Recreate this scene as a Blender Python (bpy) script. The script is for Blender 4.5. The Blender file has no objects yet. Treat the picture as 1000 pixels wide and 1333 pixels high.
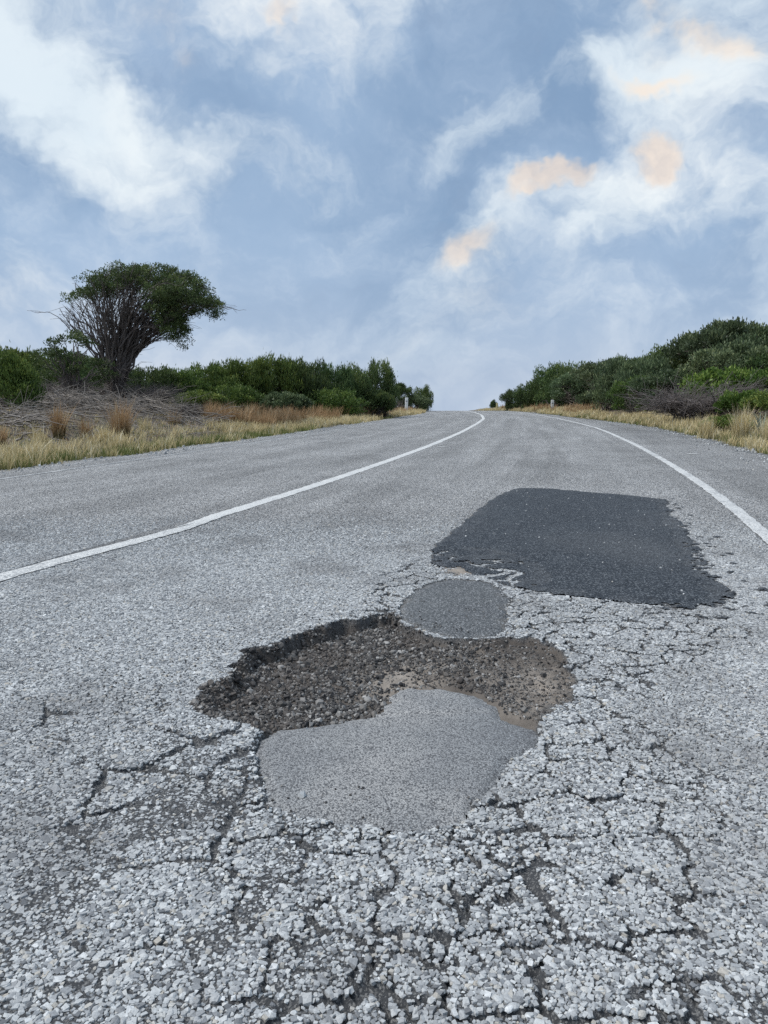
import bpy, math, random
import numpy as np
from mathutils import Vector, Matrix, Euler
R = math.radians
rng = np.random.default_rng(7)
random.seed(7)
scene = bpy.context.scene
col = scene.collection

# ------------------------------------------------------------------ camera
CAM_H, FPX = 0.72, 1000.0                       # eye height, focal length in pixels of a 1000x1333 picture
PITCH = math.atan((666.5 - 520.0) / FPX)
cam_data = bpy.data.cameras.new('camera')
cam_data.sensor_fit = 'VERTICAL'; cam_data.sensor_height = 36.0
cam_data.lens = 36.0 * FPX / 1333.0
cam_data.clip_start = 0.02; cam_data.clip_end = 6000
cam = bpy.data.objects.new('camera', cam_data); col.objects.link(cam)
cam.location = (0, 0, CAM_H); cam.rotation_euler = (math.pi / 2 - PITCH, 0, 0)
scene.camera = cam

def ray(u, v):
    a = (u - 500) / FPX; b = (v - 666.5) / FPX
    return np.array([a, math.cos(PITCH) - b * math.sin(PITCH), -math.sin(PITCH) - b * math.cos(PITCH)])
def un(u, v, z=0.0):                             # measured picture point -> point on the road plane
    d = ray(u, v); t = (z - CAM_H) / d[2]
    return (d[0] * t, d[1] * t)
def unl(pts): return np.array([un(*p) for p in pts])
def at(u, v, D):                                 # measured picture point at forward distance D -> world
    d = ray(u, v); t = D / d[1]
    return np.array([d[0] * t, D, CAM_H + d[2] * t])

# ------------------------------------------------------------------ render settings
scene.render.engine = 'CYCLES'
scene.view_settings.view_transform = 'Standard'; scene.view_settings.look = 'None'
scene.view_settings.exposure = 1.08; scene.view_settings.gamma = 1.0
scene.view_settings.use_curve_mapping = False
scene.cycles.use_denoising = False
scene.cycles.max_bounces = 4; scene.cycles.diffuse_bounces = 2
scene.cycles.transparent_max_bounces = 6

# ------------------------------------------------------------------ sun and sky
SUN_EL, SUN_AZ = 52.0, -97.0                     # azimuth from +y towards +x, degrees
sd = bpy.data.lights.new('sun', 'SUN'); sd.energy = 1.5; sd.angle = R(24); sd.color = (1.0, 0.965, 0.92)
sun = bpy.data.objects.new('sun', sd); col.objects.link(sun)
sdir = Vector((math.sin(R(SUN_AZ)) * math.cos(R(SUN_EL)), math.cos(R(SUN_AZ)) * math.cos(R(SUN_EL)), math.sin(R(SUN_EL))))
sun.rotation_euler = (-sdir).to_track_quat('-Z', 'Y').to_euler()

class NT:
    """small helper for node trees"""
    def __init__(s, tree): s.t = tree; s.n = tree.nodes; s.l = tree.links
    def new(s, typ, **kw):
        n = s.n.new(typ)
        for k, v in kw.items(): setattr(n, k, v)
        return n
    def put(s, sock, v):
        if v is None: return
        if isinstance(v, bpy.types.NodeSocket): s.l.new(v, sock)
        elif isinstance(v, (tuple, list)) and hasattr(sock.default_value, '__len__'):
            L = len(sock.default_value)
            sock.default_value = tuple(v)[:L] if len(v) >= L else tuple(v) + (1.0,) * (L - len(v))
        else: sock.default_value = v
    def math(s, op, a, b=None, c=None, clamp=False):
        n = s.new('ShaderNodeMath', operation=op, use_clamp=clamp)
        for i, v in enumerate((a, b, c)): s.put(n.inputs[i], v)
        return n.outputs[0]
    def vmath(s, op, a, b=None, out=0):
        n = s.new('ShaderNodeVectorMath', operation=op); s.put(n.inputs[0], a); s.put(n.inputs[1], b)
        return n.outputs[out]
    def vscale(s, a, f):
        n = s.new('ShaderNodeVectorMath', operation='SCALE'); s.put(n.inputs[0], a); s.put(n.inputs['Scale'], f)
        return n.outputs[0]
    def noise(s, vec, scale, detail=4, rough=0.55, dist=0.0, color=False):
        n = s.new('ShaderNodeTexNoise'); s.put(n.inputs['Vector'], vec)
        n.inputs['Scale'].default_value = scale; n.inputs['Detail'].default_value = detail
        n.inputs['Roughness'].default_value = rough; n.inputs['Distortion'].default_value = dist
        return n.outputs['Color' if color else 0]
    def voro(s, vec, scale, feature='F1', out='Distance', rand=1.0):
        n = s.new('ShaderNodeTexVoronoi', feature=feature); s.put(n.inputs['Vector'], vec)
        n.inputs['Scale'].default_value = scale; n.inputs['Randomness'].default_value = rand
        return n.outputs[out]
    def rmap(s, v, a, b, c=0.0, d=1.0, smooth=True):
        n = s.new('ShaderNodeMapRange', interpolation_type='SMOOTHSTEP' if smooth else 'LINEAR')
        s.put(n.inputs[0], v)
        for i, q in enumerate((a, b, c, d)): n.inputs[i + 1].default_value = q
        return n.outputs[0]
    def mix(s, f, a, b, blend='MIX'):
        n = s.new('ShaderNodeMix', data_type='RGBA', blend_type=blend)
        s.put(n.inputs[0], f); s.put(n.inputs[6], a); s.put(n.inputs[7], b)
        return n.outputs[2]
    def ramp(s, f, stops, interp='LINEAR'):
        n = s.new('ShaderNodeValToRGB'); e = n.color_ramp.elements; n.color_ramp.interpolation = interp
        while len(e) < len(stops): e.new(0.5)
        for el, (p, c) in zip(e, stops): el.position = p; el.color = (*c, 1)
        s.put(n.inputs[0], f); return n.outputs[0]
    def attr(s, name, out='Fac', typ='GEOMETRY'):
        n = s.new('ShaderNodeAttribute', attribute_type=typ, attribute_name=name); return n.outputs[out]

world = bpy.data.worlds.new('World'); scene.world = world; world.use_nodes = True
world.cycles.sampling_method = 'MANUAL'; world.cycles.sample_map_resolution = 256
W = NT(world.node_tree); W.n.clear()
out = W.new('ShaderNodeOutputWorld'); bg = W.new('ShaderNodeBackground'); W.l.new(bg.outputs[0], out.inputs[0])
dirv = W.new('ShaderNodeTexCoord').outputs['Generated']
dirv = W.vmath('NORMALIZE', dirv)
sep = W.new('ShaderNodeSeparateXYZ'); W.l.new(dirv, sep.inputs[0]); elev = sep.outputs[2]
# clear air seen between the clouds
cl = W.new('ShaderNodeCombineXYZ'); W.l.new(sep.outputs[0], cl.inputs[0]); W.l.new(sep.outputs[1], cl.inputs[1])
W.l.new(W.math('MAXIMUM', elev, 0.03), cl.inputs[2])
sky = W.new('ShaderNodeTexSky', sky_type='NISHITA'); sky.sun_disc = False
sky.sun_elevation = R(SUN_EL); sky.sun_rotation = R(SUN_AZ); W.l.new(cl.outputs[0], sky.inputs['Vector'])
clear = W.vscale(sky.outputs[0], 0.10)
# cloud coordinates: direction, warped so that edges come out wispy
wn = W.vmath('SUBTRACT', W.noise(dirv, 3.0, 2, 0.5, color=True), (0.5, 0.5, 0.5))
wf = W.vmath('SUBTRACT', W.noise(dirv, 11.0, 4, 0.62, color=True), (0.5, 0.5, 0.5))
warped = W.vmath('ADD', W.vmath('ADD', dirv, W.vscale(wn, 0.16)), W.vscale(wf, 0.085))
flat = W.new('ShaderNodeMapping'); flat.inputs['Scale'].default_value = (1.0, 0.8, 1.5); flat.inputs['Rotation'].default_value = (0, R(20), 0)
W.l.new(warped, flat.inputs['Vector'])
f1 = W.noise(flat.outputs[0], 7.5, 6, 0.58)
f2 = W.noise(W.vmath('ADD', flat.outputs[0], (3.1, 7.7, 1.3)), 2.6, 3, 0.5)
f3 = W.noise(W.vmath('ADD', flat.outputs[0], (1.7, 2.7, 9.3)), 17.0, 5, 0.62)
def blob(u, v, ru, rv, tilt=0.0):
    """an opening or bank of cloud round one direction of the sky; radii in thousandths of a radian"""
    d = Vector(ray(u, v)).normalized()
    right = d.cross(Vector((0, 0, 1))).normalized(); up = right.cross(d)
    c, s_ = math.cos(R(tilt)), math.sin(R(tilt))
    a = right * c + up * s_; b = -right * s_ + up * c
    m = Matrix((a, b, d)).transposed()
    n = W.new('ShaderNodeMapping', vector_type='TEXTURE')
    n.inputs['Location'].default_value = d; n.inputs['Rotation'].default_value = m.to_euler()
    n.inputs['Scale'].default_value = (ru / 1000, rv / 1000, 0.5)
    W.l.new(warped, n.inputs['Vector'])
    return W.rmap(W.vmath('LENGTH', n.outputs[0], out=1), 0.0, 2.1, 1.0, 0.0)
def total(rows):
    acc = None
    for w, *a in rows:
        b = W.math('MULTIPLY', blob(*a), w)
        acc = b if acc is None else W.math('ADD', acc, b)
    return acc
OPEN = [(.66, 70, 110, 130, 32, -36), (.50, 135, 190, 60, 30, -45), (.34, 215, 190, 60, 20, -15), (.40, 350, 208, 80, 16, -8),
        (.38, 372, 55, 55, 20, -62), (.36, 400, 100, 40, 20, -40), (.36, 480, 88, 44, 15, -28), (.46, 605, 182, 40, 18, 20), (.34, 660, 165, 45, 18, 0),
        (.50, 850, 112, 85, 20, 10), (.40, 930, 150, 70, 40, 10), (.55, 955, 255, 95, 30, -4), (.40, 800, 262, 60, 26, 20), (.46, 760, 300, 40, 14, 38), (.46, 705, 248, 60, 18, 12),
        (.46, 605, 305, 48, 30, 30), (.30, 985, 55, 40, 36, 40), (.28, 20, 30, 70, 30, -20), (.22, 575, 375, 60, 45, 50), (.20, 525, 455, 36, 20, 20)]
SHADE = [(.36, 520, 190, 130, 90, -25), (.34, 300, 290, 190, 55, 8), (.34, 60, 255, 100, 50, 0), (.42, 745, 178, 70, 20, 4), (.40, 860, 340, 140, 40, 2),
         (.30, 285, 120, 70, 40, -20), (.28, 650, 70, 110, 40, 10), (.26, 715, 285, 40, 22, 10), (.20, 880, 228, 34, 18, -10), (.2, 210, 60, 60, 26, -30), (.25, 430, 380, 110, 50, 0)]
bias = W.math('SUBTRACT', total(OPEN), total(SHADE))
tex = W.math('ADD', W.math('MULTIPLY', W.math('SUBTRACT', f1, .5), 1.5), W.math('MULTIPLY', W.math('SUBTRACT', f3, .5), .75))
dens = W.math('ADD', tex, W.math('MULTIPLY', bias, 1.0))
f1s = W.noise(W.vmath('ADD', flat.outputs[0], (-0.022, 0.0, 0.05)), 7.5, 5, 0.58)       # the same banks a little nearer the light: gives lit tops and grey bases
relief = W.math('MULTIPLY', W.math('SUBTRACT', f1, f1s), .85)
dens = W.math('ADD', dens, relief)
bright = W.rmap(dens, -.44, 1.0)
dark_c = W.mix(W.rmap(f2, .3, .7), (0.22, 0.335, 0.505), (0.35, 0.48, 0.66))
dark_c = W.mix(W.rmap(tex, -.3, .35, 0, .36), dark_c, (0.50, 0.61, 0.765))
light_c = W.mix(W.rmap(f2, .35, .65), (0.74, 0.83, 0.89), (0.93, 0.96, 0.95))
dark_c = W.mix(W.rmap(relief, -.05, -.45, 0, .55), dark_c, (0.27, 0.33, 0.45))
cloud = W.mix(bright, dark_c, light_c)
WARM = [(.9, 870, 110, 34, 8, 10), (.9, 980, 50, 14, 18, 50), (1.7, 866, 205, 25, 14, -15), (1.7, 724, 238, 34, 9, 15), (1.2, 600, 316, 34, 14, 20), (.5, 225, 22, 40, 18, -15), (.55, 257, 105, 18, 12, -25),
        (.8, 383, 47, 14, 10, 0), (.45, 630, 375, 70, 50, 20), (.3, 885, 50, 24, 10, 0), (.35, 525, 455, 40, 22, 20), (.35, 20, 410, 110, 50, 0)]
wsum = total(WARM)
warm = W.math('MULTIPLY', W.rmap(W.math('ADD', W.math('MULTIPLY', wsum, 1.0), W.math('MULTIPLY', tex, 1.2)), -.10, 1.35), W.rmap(wsum, .0, .9), clamp=True)
cloud = W.mix(W.math('MULTIPLY', warm, 0.30), cloud, (1.0, 0.84, 0.70))
cloud = W.mix(W.math('MULTIPLY', warm, 0.75), cloud, (1.14, 0.96, 0.80), 'MULTIPLY')
# milky, slightly pink air low over the land
low = W.rmap(elev, -.02, 0.22, 1.0, 0.0)
cloud = W.mix(W.math('MULTIPLY', low, 0.72), cloud, W.mix(f2, (0.37, 0.49, 0.67), (0.54, 0.59, 0.72)))
final = W.mix(0.10, cloud, clear)
W.l.new(final, bg.inputs[0]); bg.inputs[1].default_value = 0.52

# ------------------------------------------------------------------ numeric helpers
def _hash(ix, iy, seed):
    h = (ix.astype(np.int64) * 374761393 + iy.astype(np.int64) * 668265263 + seed * 974711) & 0xffffffff
    h = ((h ^ (h >> 13)) * 1274126177) & 0xffffffff
    h = (h ^ (h >> 16)) & 0xffffffff
    return h / 4294967295.0
def vnoise(x, y, seed=0):
    ix = np.floor(x); iy = np.floor(y); fx = x - ix; fy = y - iy
    fx = fx * fx * (3 - 2 * fx); fy = fy * fy * (3 - 2 * fy)
    a = _hash(ix, iy, seed); b = _hash(ix + 1, iy, seed); c = _hash(ix, iy + 1, seed); d = _hash(ix + 1, iy + 1, seed)
    return (a + (b - a) * fx) * (1 - fy) + (c + (d - c) * fx) * fy
def fbm(x, y, seed=0, oct=4):
    s = 0; a = 0.5; t = 0
    for i in range(oct):
        s = s + a * vnoise(x, y, seed + i * 17); t += a; a *= 0.5; x = x * 2.03 + 5.1; y = y * 2.03 + 1.7
    return s / t
def sstep(a, b, x):
    t = np.clip((x - a) / (b - a), 0, 1); return t * t * (3 - 2 * t)
def sdf(P, x, y):
    """signed distance to a closed outline, negative inside"""
    d = np.full(x.shape, 1e9); inside = np.zeros(x.shape, bool)
    n = len(P)
    for i in range(n):
        ax, ay = P[i]; bx, by = P[(i + 1) % n]
        ex, ey = bx - ax, by - ay
        t = np.clip(((x - ax) * ex + (y - ay) * ey) / (ex * ex + ey * ey), 0, 1)
        d = np.minimum(d, np.hypot(x - ax - t * ex, y - ay - t * ey))
        c = ((ay > y) != (by > y)) & (x < (bx - ax) * (y - ay) / (by - ay + 1e-12) + ax)
        inside ^= c
    return np.where(inside, -d, d)
def cells(x, y, s, seed, ax=1.0):
    """distance to the nearest crack line (F2-F1 of a jittered lattice) and a number for the cell"""
    gx, gy = x / (s * ax), y / s
    ix, iy = np.floor(gx), np.floor(gy)
    f1 = np.full(x.shape, 9.0); f2 = np.full(x.shape, 9.0); cid = np.zeros(x.shape)
    for dx in (-1, 0, 1):
        for dy in (-1, 0, 1):
            jx, jy = ix + dx, iy + dy
            cx = jx + 0.1 + 0.8 * _hash(jx, jy, seed); cy = jy + 0.1 + 0.8 * _hash(jx, jy, seed + 5)
            d = np.hypot((gx - cx) * ax, gy - cy)
            nearer = d < f1
            f2 = np.where(nearer, f1, np.minimum(f2, d))
            cid = np.where(nearer, _hash(jx, jy, seed + 9), cid); f1 = np.where(nearer, d, f1)
    return (f2 - f1) * s * 0.5, cid
def mesh(name, V, quads=None, tris=None, attrs=None, smooth=False):
    me = bpy.data.meshes.new(name)
    V = np.asarray(V, np.float32); me.vertices.add(len(V)); me.vertices.foreach_set('co', V.ravel())
    loops = []; starts = []; totals = []; k = 0
    for F, n in ((quads, 4), (tris, 3)):
        if F is None or len(F) == 0: continue
        F = np.asarray(F, np.int32).reshape(-1, n); loops.append(F.ravel())
        starts.append(k + np.arange(len(F)) * n); totals.append(np.full(len(F), n)); k += len(F) * n
    if loops:
        loops = np.concatenate(loops).astype(np.int32); starts = np.concatenate(starts).astype(np.int32); totals = np.concatenate(totals).astype(np.int32)
        me.loops.add(len(loops)); me.loops.foreach_set('vertex_index', loops)
        me.polygons.add(len(starts)); me.polygons.foreach_set('loop_start', starts); me.polygons.foreach_set('loop_total', totals)
        if smooth: me.polygons.foreach_set('use_smooth', np.ones(len(starts), bool))
    for k_, a in (attrs or {}).items():
        a = np.asarray(a)
        if a.ndim == 1 and a.dtype.kind == 'i':
            at_ = me.attributes.new(k_, 'INT', 'POINT'); at_.data.foreach_set('value', a.astype(np.int32))
        elif a.ndim == 1:
            at_ = me.attributes.new(k_, 'FLOAT', 'POINT'); at_.data.foreach_set('value', a.astype(np.float32))
        else:
            at_ = me.attributes.new(k_, 'FLOAT_VECTOR', 'POINT'); at_.data.foreach_set('vector', a.astype(np.float32).ravel())
    me.update(calc_edges=True)
    return me
def obj(name, me, mat=None, parent=None, loc=None, rot=None, scale=None):
    o = bpy.data.objects.new(name, me); col.objects.link(o)
    if mat is not None and me is not None:
        if not me.materials: me.materials.append(mat)
    if parent: o.parent = parent
    if loc is not None: o.location = loc
    if rot is not None: o.rotation_euler = rot
    if scale is not None: o.scale = scale
    return o
def tag(o, label=None, cat=None, group=None, kind=None):
    for k, v in (('label', label), ('category', cat), ('group', group), ('kind', kind)):
        if v: o[k] = v
    return o
def grid_quads(ny, nx, keep=None):
    i = np.arange(ny - 1)[:, None] * nx + np.arange(nx - 1)[None, :]
    q = np.stack([i, i + 1, i + nx + 1, i + nx], -1).reshape(-1, 4)
    return q if keep is None else q[keep.reshape(-1)]
def tubes(chains, sides=5):
    """chains: list of (points Nx3, radii N) -> verts, quads"""
    V, Q = [], []; base = 0
    ang = np.arange(sides) / sides * 2 * np.pi
    for P, r in chains:
        P = np.asarray(P, float); r = np.asarray(r, float); n = len(P)
        T = np.gradient(P, axis=0); T /= np.linalg.norm(T, axis=1, keepdims=True) + 1e-9
        ref = np.array([0.31, 0.17, 0.93]) if abs(T[0, 2]) < .9 else np.array([0.9, .3, .1])
        A = np.cross(T, ref); A /= np.linalg.norm(A, axis=1, keepdims=True) + 1e-9; B = np.cross(T, A)
        ring = P[:, None] + r[:, None, None] * (np.cos(ang)[None, :, None] * A[:, None] + np.sin(ang)[None, :, None] * B[:, None])
        V.append(ring.reshape(-1, 3))
        i = (np.arange(n - 1)[:, None] * sides + np.arange(sides)[None]); j = np.arange(n - 1)[:, None] * sides + (np.arange(sides)[None] + 1) % sides
        Q.append((np.stack([i, j, j + sides, i + sides], -1) + base).reshape(-1, 4)); base += n * sides
    return np.concatenate(V), np.concatenate(Q)

# ------------------------------------------------------------------ materials
def material(name):
    m = bpy.data.materials.new(name); m.use_nodes = True
    t = NT(m.node_tree); t.n.clear()
    o = t.new('ShaderNodeOutputMaterial'); b = t.new('ShaderNodeBsdfPrincipled'); t.l.new(b.outputs[0], o.inputs[0])
    b.inputs['Roughness'].default_value = 0.85; b.inputs['Specular IOR Level'].default_value = 0.25
    t.b = b; t.o = o; t.m = m
    return t
def bump(t, h, dist, strength=1.0, prev=None):
    n = t.new('ShaderNodeBump'); n.inputs['Distance'].default_value = dist; n.inputs['Strength'].default_value = strength
    t.put(n.inputs['Height'], h)
    if prev is not None: t.l.new(prev, n.inputs['Normal'])
    return n.outputs[0]
def pos(t): return t.new('ShaderNodeNewGeometry').outputs['Position']

def chip_color(t, fac):       # crushed grey rock, a few warm pieces
    return t.ramp(fac, [(0.0, (0.165, 0.17, 0.178)), (0.20, (0.36, 0.365, 0.37)), (0.52, (0.505, 0.508, 0.505)), (0.84, (0.63, 0.632, 0.62)), (0.89, (0.51, 0.465, 0.40)), (0.93, (0.61, 0.61, 0.60)), (1.0, (0.80, 0.80, 0.79))])

def mat_road():
    t = material('chip_seal'); p = pos(t)
    geo = t.attr('geo'); dirt = t.attr('dirt'); sand = t.attr('sand'); lat = t.attr('lat')
    wob = t.vmath('ADD', p, t.vscale(t.vmath('SUBTRACT', t.noise(p, 70, 2, color=True), (.5, .5, .5)), 0.006))
    d = t.voro(wob, 118.0); cc = t.voro(wob, 118.0, out='Color')
    sc = t.new('ShaderNodeSeparateColor'); t.l.new(cc, sc.inputs[0])
    chip = chip_color(t, sc.outputs[0])
    gap = t.rmap(d, 0.42, 0.62)
    grit = t.voro(p, 420.0, out='Color'); gs = t.new('ShaderNodeSeparateColor'); t.l.new(grit, gs.inputs[0])
    binder = t.mix(t.noise(p, 160, 3), (0.030, 0.033, 0.038), (0.085, 0.088, 0.092))
    binder = t.mix(t.rmap(gs.outputs[0], .55, .95, 0, .8), binder, (0.24, 0.24, 0.235))
    far = t.mix(gap, chip, binder)
    # long streaks of wear along the lanes and coarse, darker shoulder
    st = t.new('ShaderNodeCombineXYZ'); t.l.new(lat, st.inputs[0])
    sp = t.new('ShaderNodeSeparateXYZ'); t.l.new(p, sp.inputs[0]); t.l.new(t.math('MULTIPLY', sp.outputs[1], 0.06), st.inputs[1])
    streak = t.noise(st.outputs[0], 2.4, 5, 0.6)
    blot = t.noise(p, 0.9, 4, 0.6)
    gain = t.math('ADD', t.rmap(streak, .3, .7, .82, 1.17), t.rmap(blot, .3, .7, -.11, .11))
    gain = t.math('MULTIPLY', gain, t.rmap(lat, 3.35, 3.6, 1.0, 0.84))
    far = t.mix(1.0, far, t.vscale((1, 1, 1), gain), 'MULTIPLY')
    c = t.mix(geo, far, binder)
    rub = t.mix(t.noise(p, 45, 5, 0.7), (0.026, 0.023, 0.022), (0.15, 0.13, 0.113))
    c = t.mix(dirt, c, rub)
    c = t.mix(sand, c, t.mix(t.noise(p, 60, 4), (0.22, 0.195, 0.17), (0.42, 0.375, 0.325)))
    t.put(t.b.inputs['Base Color'], c)
    hgt = t.math('MULTIPLY', t.math('SUBTRACT', 1.0, d), t.math('SUBTRACT', 1.0, geo))
    n1 = bump(t, hgt, 0.007, 0.9)
    n2 = bump(t, t.noise(p, 260, 4, .7), 0.004, 0.9, n1)
    t.put(t.b.inputs['Normal'], n2)
    return t.m
def mat_stone(name, dark=False):
    t = material(name); p = pos(t)
    rnd = t.new('ShaderNodeObjectInfo').outputs['Random']
    if dark:
        c = t.ramp(rnd, [(0, (0.022, 0.022, 0.024)), (.4, (0.075, 0.073, 0.072)), (.7, (0.16, 0.152, 0.142)), (.9, (0.27, 0.265, 0.255)), (1, (0.44, 0.43, 0.41))])
        c = t.mix(t.rmap(t.noise(p, 6, 4, .6), .42, .66, 0, .5), c, (0.13, 0.112, 0.098))
    else:
        c = t.mix(1.0, chip_color(t, rnd), (.86, .885, .90), 'MULTIPLY')
        c = t.mix(t.math('MULTIPLY', t.rmap(t.noise(p, 2.1, 4, .6), .46, .70), .55), c, (0.19, 0.19, 0.19))
    g = t.noise(p, 380, 3, .6)
    c = t.mix(1.0, c, t.ramp(g, [(.25, (.72, .72, .73)), (.75, (1.12, 1.12, 1.12))]), 'MULTIPLY')
    t.put(t.b.inputs['Base Color'], c); t.put(t.b.inputs['Normal'], bump(t, g, .0015, .5))
    t.b.inputs['Roughness'].default_value = .8
    return t.m
def mat_patch(name, lo, hi, speck, dust=None, amt=0.0, rough=.8, sc=260):
    t = material(name); p = pos(t)
    wp = t.vmath('ADD', p, t.vscale(t.vmath('SUBTRACT', t.noise(p, sc, 2, color=True), (.5, .5, .5)), 1.6 / sc))
    v = t.voro(wp, sc); cc = t.voro(wp, sc, out='Color')
    s = t.new('ShaderNodeSeparateColor'); t.l.new(cc, s.inputs[0])
    c = t.mix(s.outputs[0], lo, hi)
    c = t.mix(1.0, c, t.ramp(t.noise(p, 3.0, 5, .6), [(.3, (.82, .82, .84)), (.7, (1.14, 1.14, 1.12))]), 'MULTIPLY')
    if dust:
        at_ = t.attr('dust'); c = t.mix(t.math('MULTIPLY', at_, amt), c, t.mix(t.noise(p, 240, 4, .7), tuple(q * .5 for q in dust), dust))
    c = t.mix(t.rmap(v, .45, .7, 0, .8), c, tuple(q * .5 for q in lo))
    c = t.mix(t.rmap(s.outputs[1], .80, .86), c, speck)
    c = t.mix(t.rmap(t.noise(p, sc * .6, 4, .65), .60, .70, 0, .45), c, tuple(q * .6 for q in lo))
    t.put(t.b.inputs['Base Color'], c); t.b.inputs['Roughness'].default_value = rough
    t.put(t.b.inputs['Normal'], bump(t, t.noise(p, sc * .7, 4, .7), .0035, .9, bump(t, t.math('SUBTRACT', 1.0, v), .0022, .8)))
    return t.m
def mat_paint():
    t = material('line_paint'); p = pos(t); v = t.voro(p, 118.0)
    wear = t.math('ADD', t.math('ADD', t.math('MULTIPLY', t.noise(p, 60, 4, .75), .75), t.math('MULTIPLY', t.noise(p, 3.5, 3, .6), .32)), t.attr('wear'))
    c = t.mix(t.rmap(wear, .56, .72), t.mix(t.noise(p, 9, 3), (0.60, 0.61, 0.60), (0.74, 0.74, 0.72)), (0.26, 0.27, 0.28))
    c = t.mix(t.rmap(v, .5, .75, 0, .55), c, (0.22, 0.23, 0.24))
    t.put(t.b.inputs['Base Color'], c); t.b.inputs['Roughness'].default_value = .6
    t.put(t.b.inputs['Normal'], bump(t, t.math('SUBTRACT', 1.0, v), .005, .8))
    return t.m
def mat_ground():
    t = material('verge_soil'); p = pos(t)
    a = t.noise(p, 1.1, 5, .6); b = t.noise(p, 34, 5, .7); e = t.noise(p, 0.45, 3)
    c = t.ramp(b, [(.25, (0.045, 0.038, 0.030)), (.5, (0.15, 0.122, 0.094)), (.72, (0.33, 0.285, 0.23))])
    c = t.mix(t.rmap(a, .5, .64, 0, .7), c, t.mix(b, (0.05, 0.06, 0.022), (0.16, 0.17, 0.07)))
    c = t.mix(t.rmap(e, .55, .7, 0, .6), c, (0.20, 0.165, 0.12))
    t.put(t.b.inputs['Base Color'], c); t.put(t.b.inputs['Normal'], bump(t, b, .03, .8))
    return t.m
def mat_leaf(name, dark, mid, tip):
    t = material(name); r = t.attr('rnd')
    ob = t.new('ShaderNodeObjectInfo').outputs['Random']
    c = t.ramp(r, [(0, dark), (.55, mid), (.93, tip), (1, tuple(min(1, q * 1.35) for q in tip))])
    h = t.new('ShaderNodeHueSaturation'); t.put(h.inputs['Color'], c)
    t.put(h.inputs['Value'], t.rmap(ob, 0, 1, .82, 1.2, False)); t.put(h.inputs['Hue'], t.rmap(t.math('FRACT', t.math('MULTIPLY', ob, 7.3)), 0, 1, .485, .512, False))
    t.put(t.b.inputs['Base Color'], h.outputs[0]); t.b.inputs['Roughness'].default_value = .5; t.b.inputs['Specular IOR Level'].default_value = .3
    tr = t.new('ShaderNodeBsdfTranslucent'); t.put(tr.inputs[0], h.outputs[0])
    mx = t.new('ShaderNodeMixShader'); mx.inputs[0].default_value = .28
    t.l.new(t.b.outputs[0], mx.inputs[1]); t.l.new(tr.outputs[0], mx.inputs[2]); t.l.new(mx.outputs[0], t.o.inputs[0])
    return t.m
def mat_blade(name, root, mid, tip, pale):
    t = material(name); r = t.attr('rnd'); h = t.attr('tip')
    body = t.mix(r, mid, tip)
    c = t.mix(t.rmap(h, 0.05, .55), root, body)
    c = t.mix(t.rmap(r, .82, .9, 0, .8), c, pale)
    t.put(t.b.inputs['Base Color'], c); t.b.inputs['Roughness'].default_value = .7
    tr = t.new('ShaderNodeBsdfTranslucent'); t.put(tr.inputs[0], c)
    mx = t.new('ShaderNodeMixShader'); mx.inputs[0].default_value = .25
    t.l.new(t.b.outputs[0], mx.inputs[1]); t.l.new(tr.outputs[0], mx.inputs[2]); t.l.new(mx.outputs[0], t.o.inputs[0])
    return t.m
def mat_bark(name, a, b):
    t = material(name); p = pos(t)
    c = t.mix(t.noise(p, 22, 5, .7), a, b)
    t.put(t.b.inputs['Base Color'], c); t.put(t.b.inputs['Normal'], bump(t, t.noise(p, 60, 4, .7), .01, .7))
    return t.m
def mat_flat(name, c, rough=.5, var=.12):
    t = material(name); p = pos(t)
    t.put(t.b.inputs['Base Color'], t.mix(t.noise(p, 14, 4, .65), tuple(q * (1 - var * 2) for q in c), tuple(min(1, q * (1 + var)) for q in c)))
    t.b.inputs['Roughness'].default_value = rough
    return t.m
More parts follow.
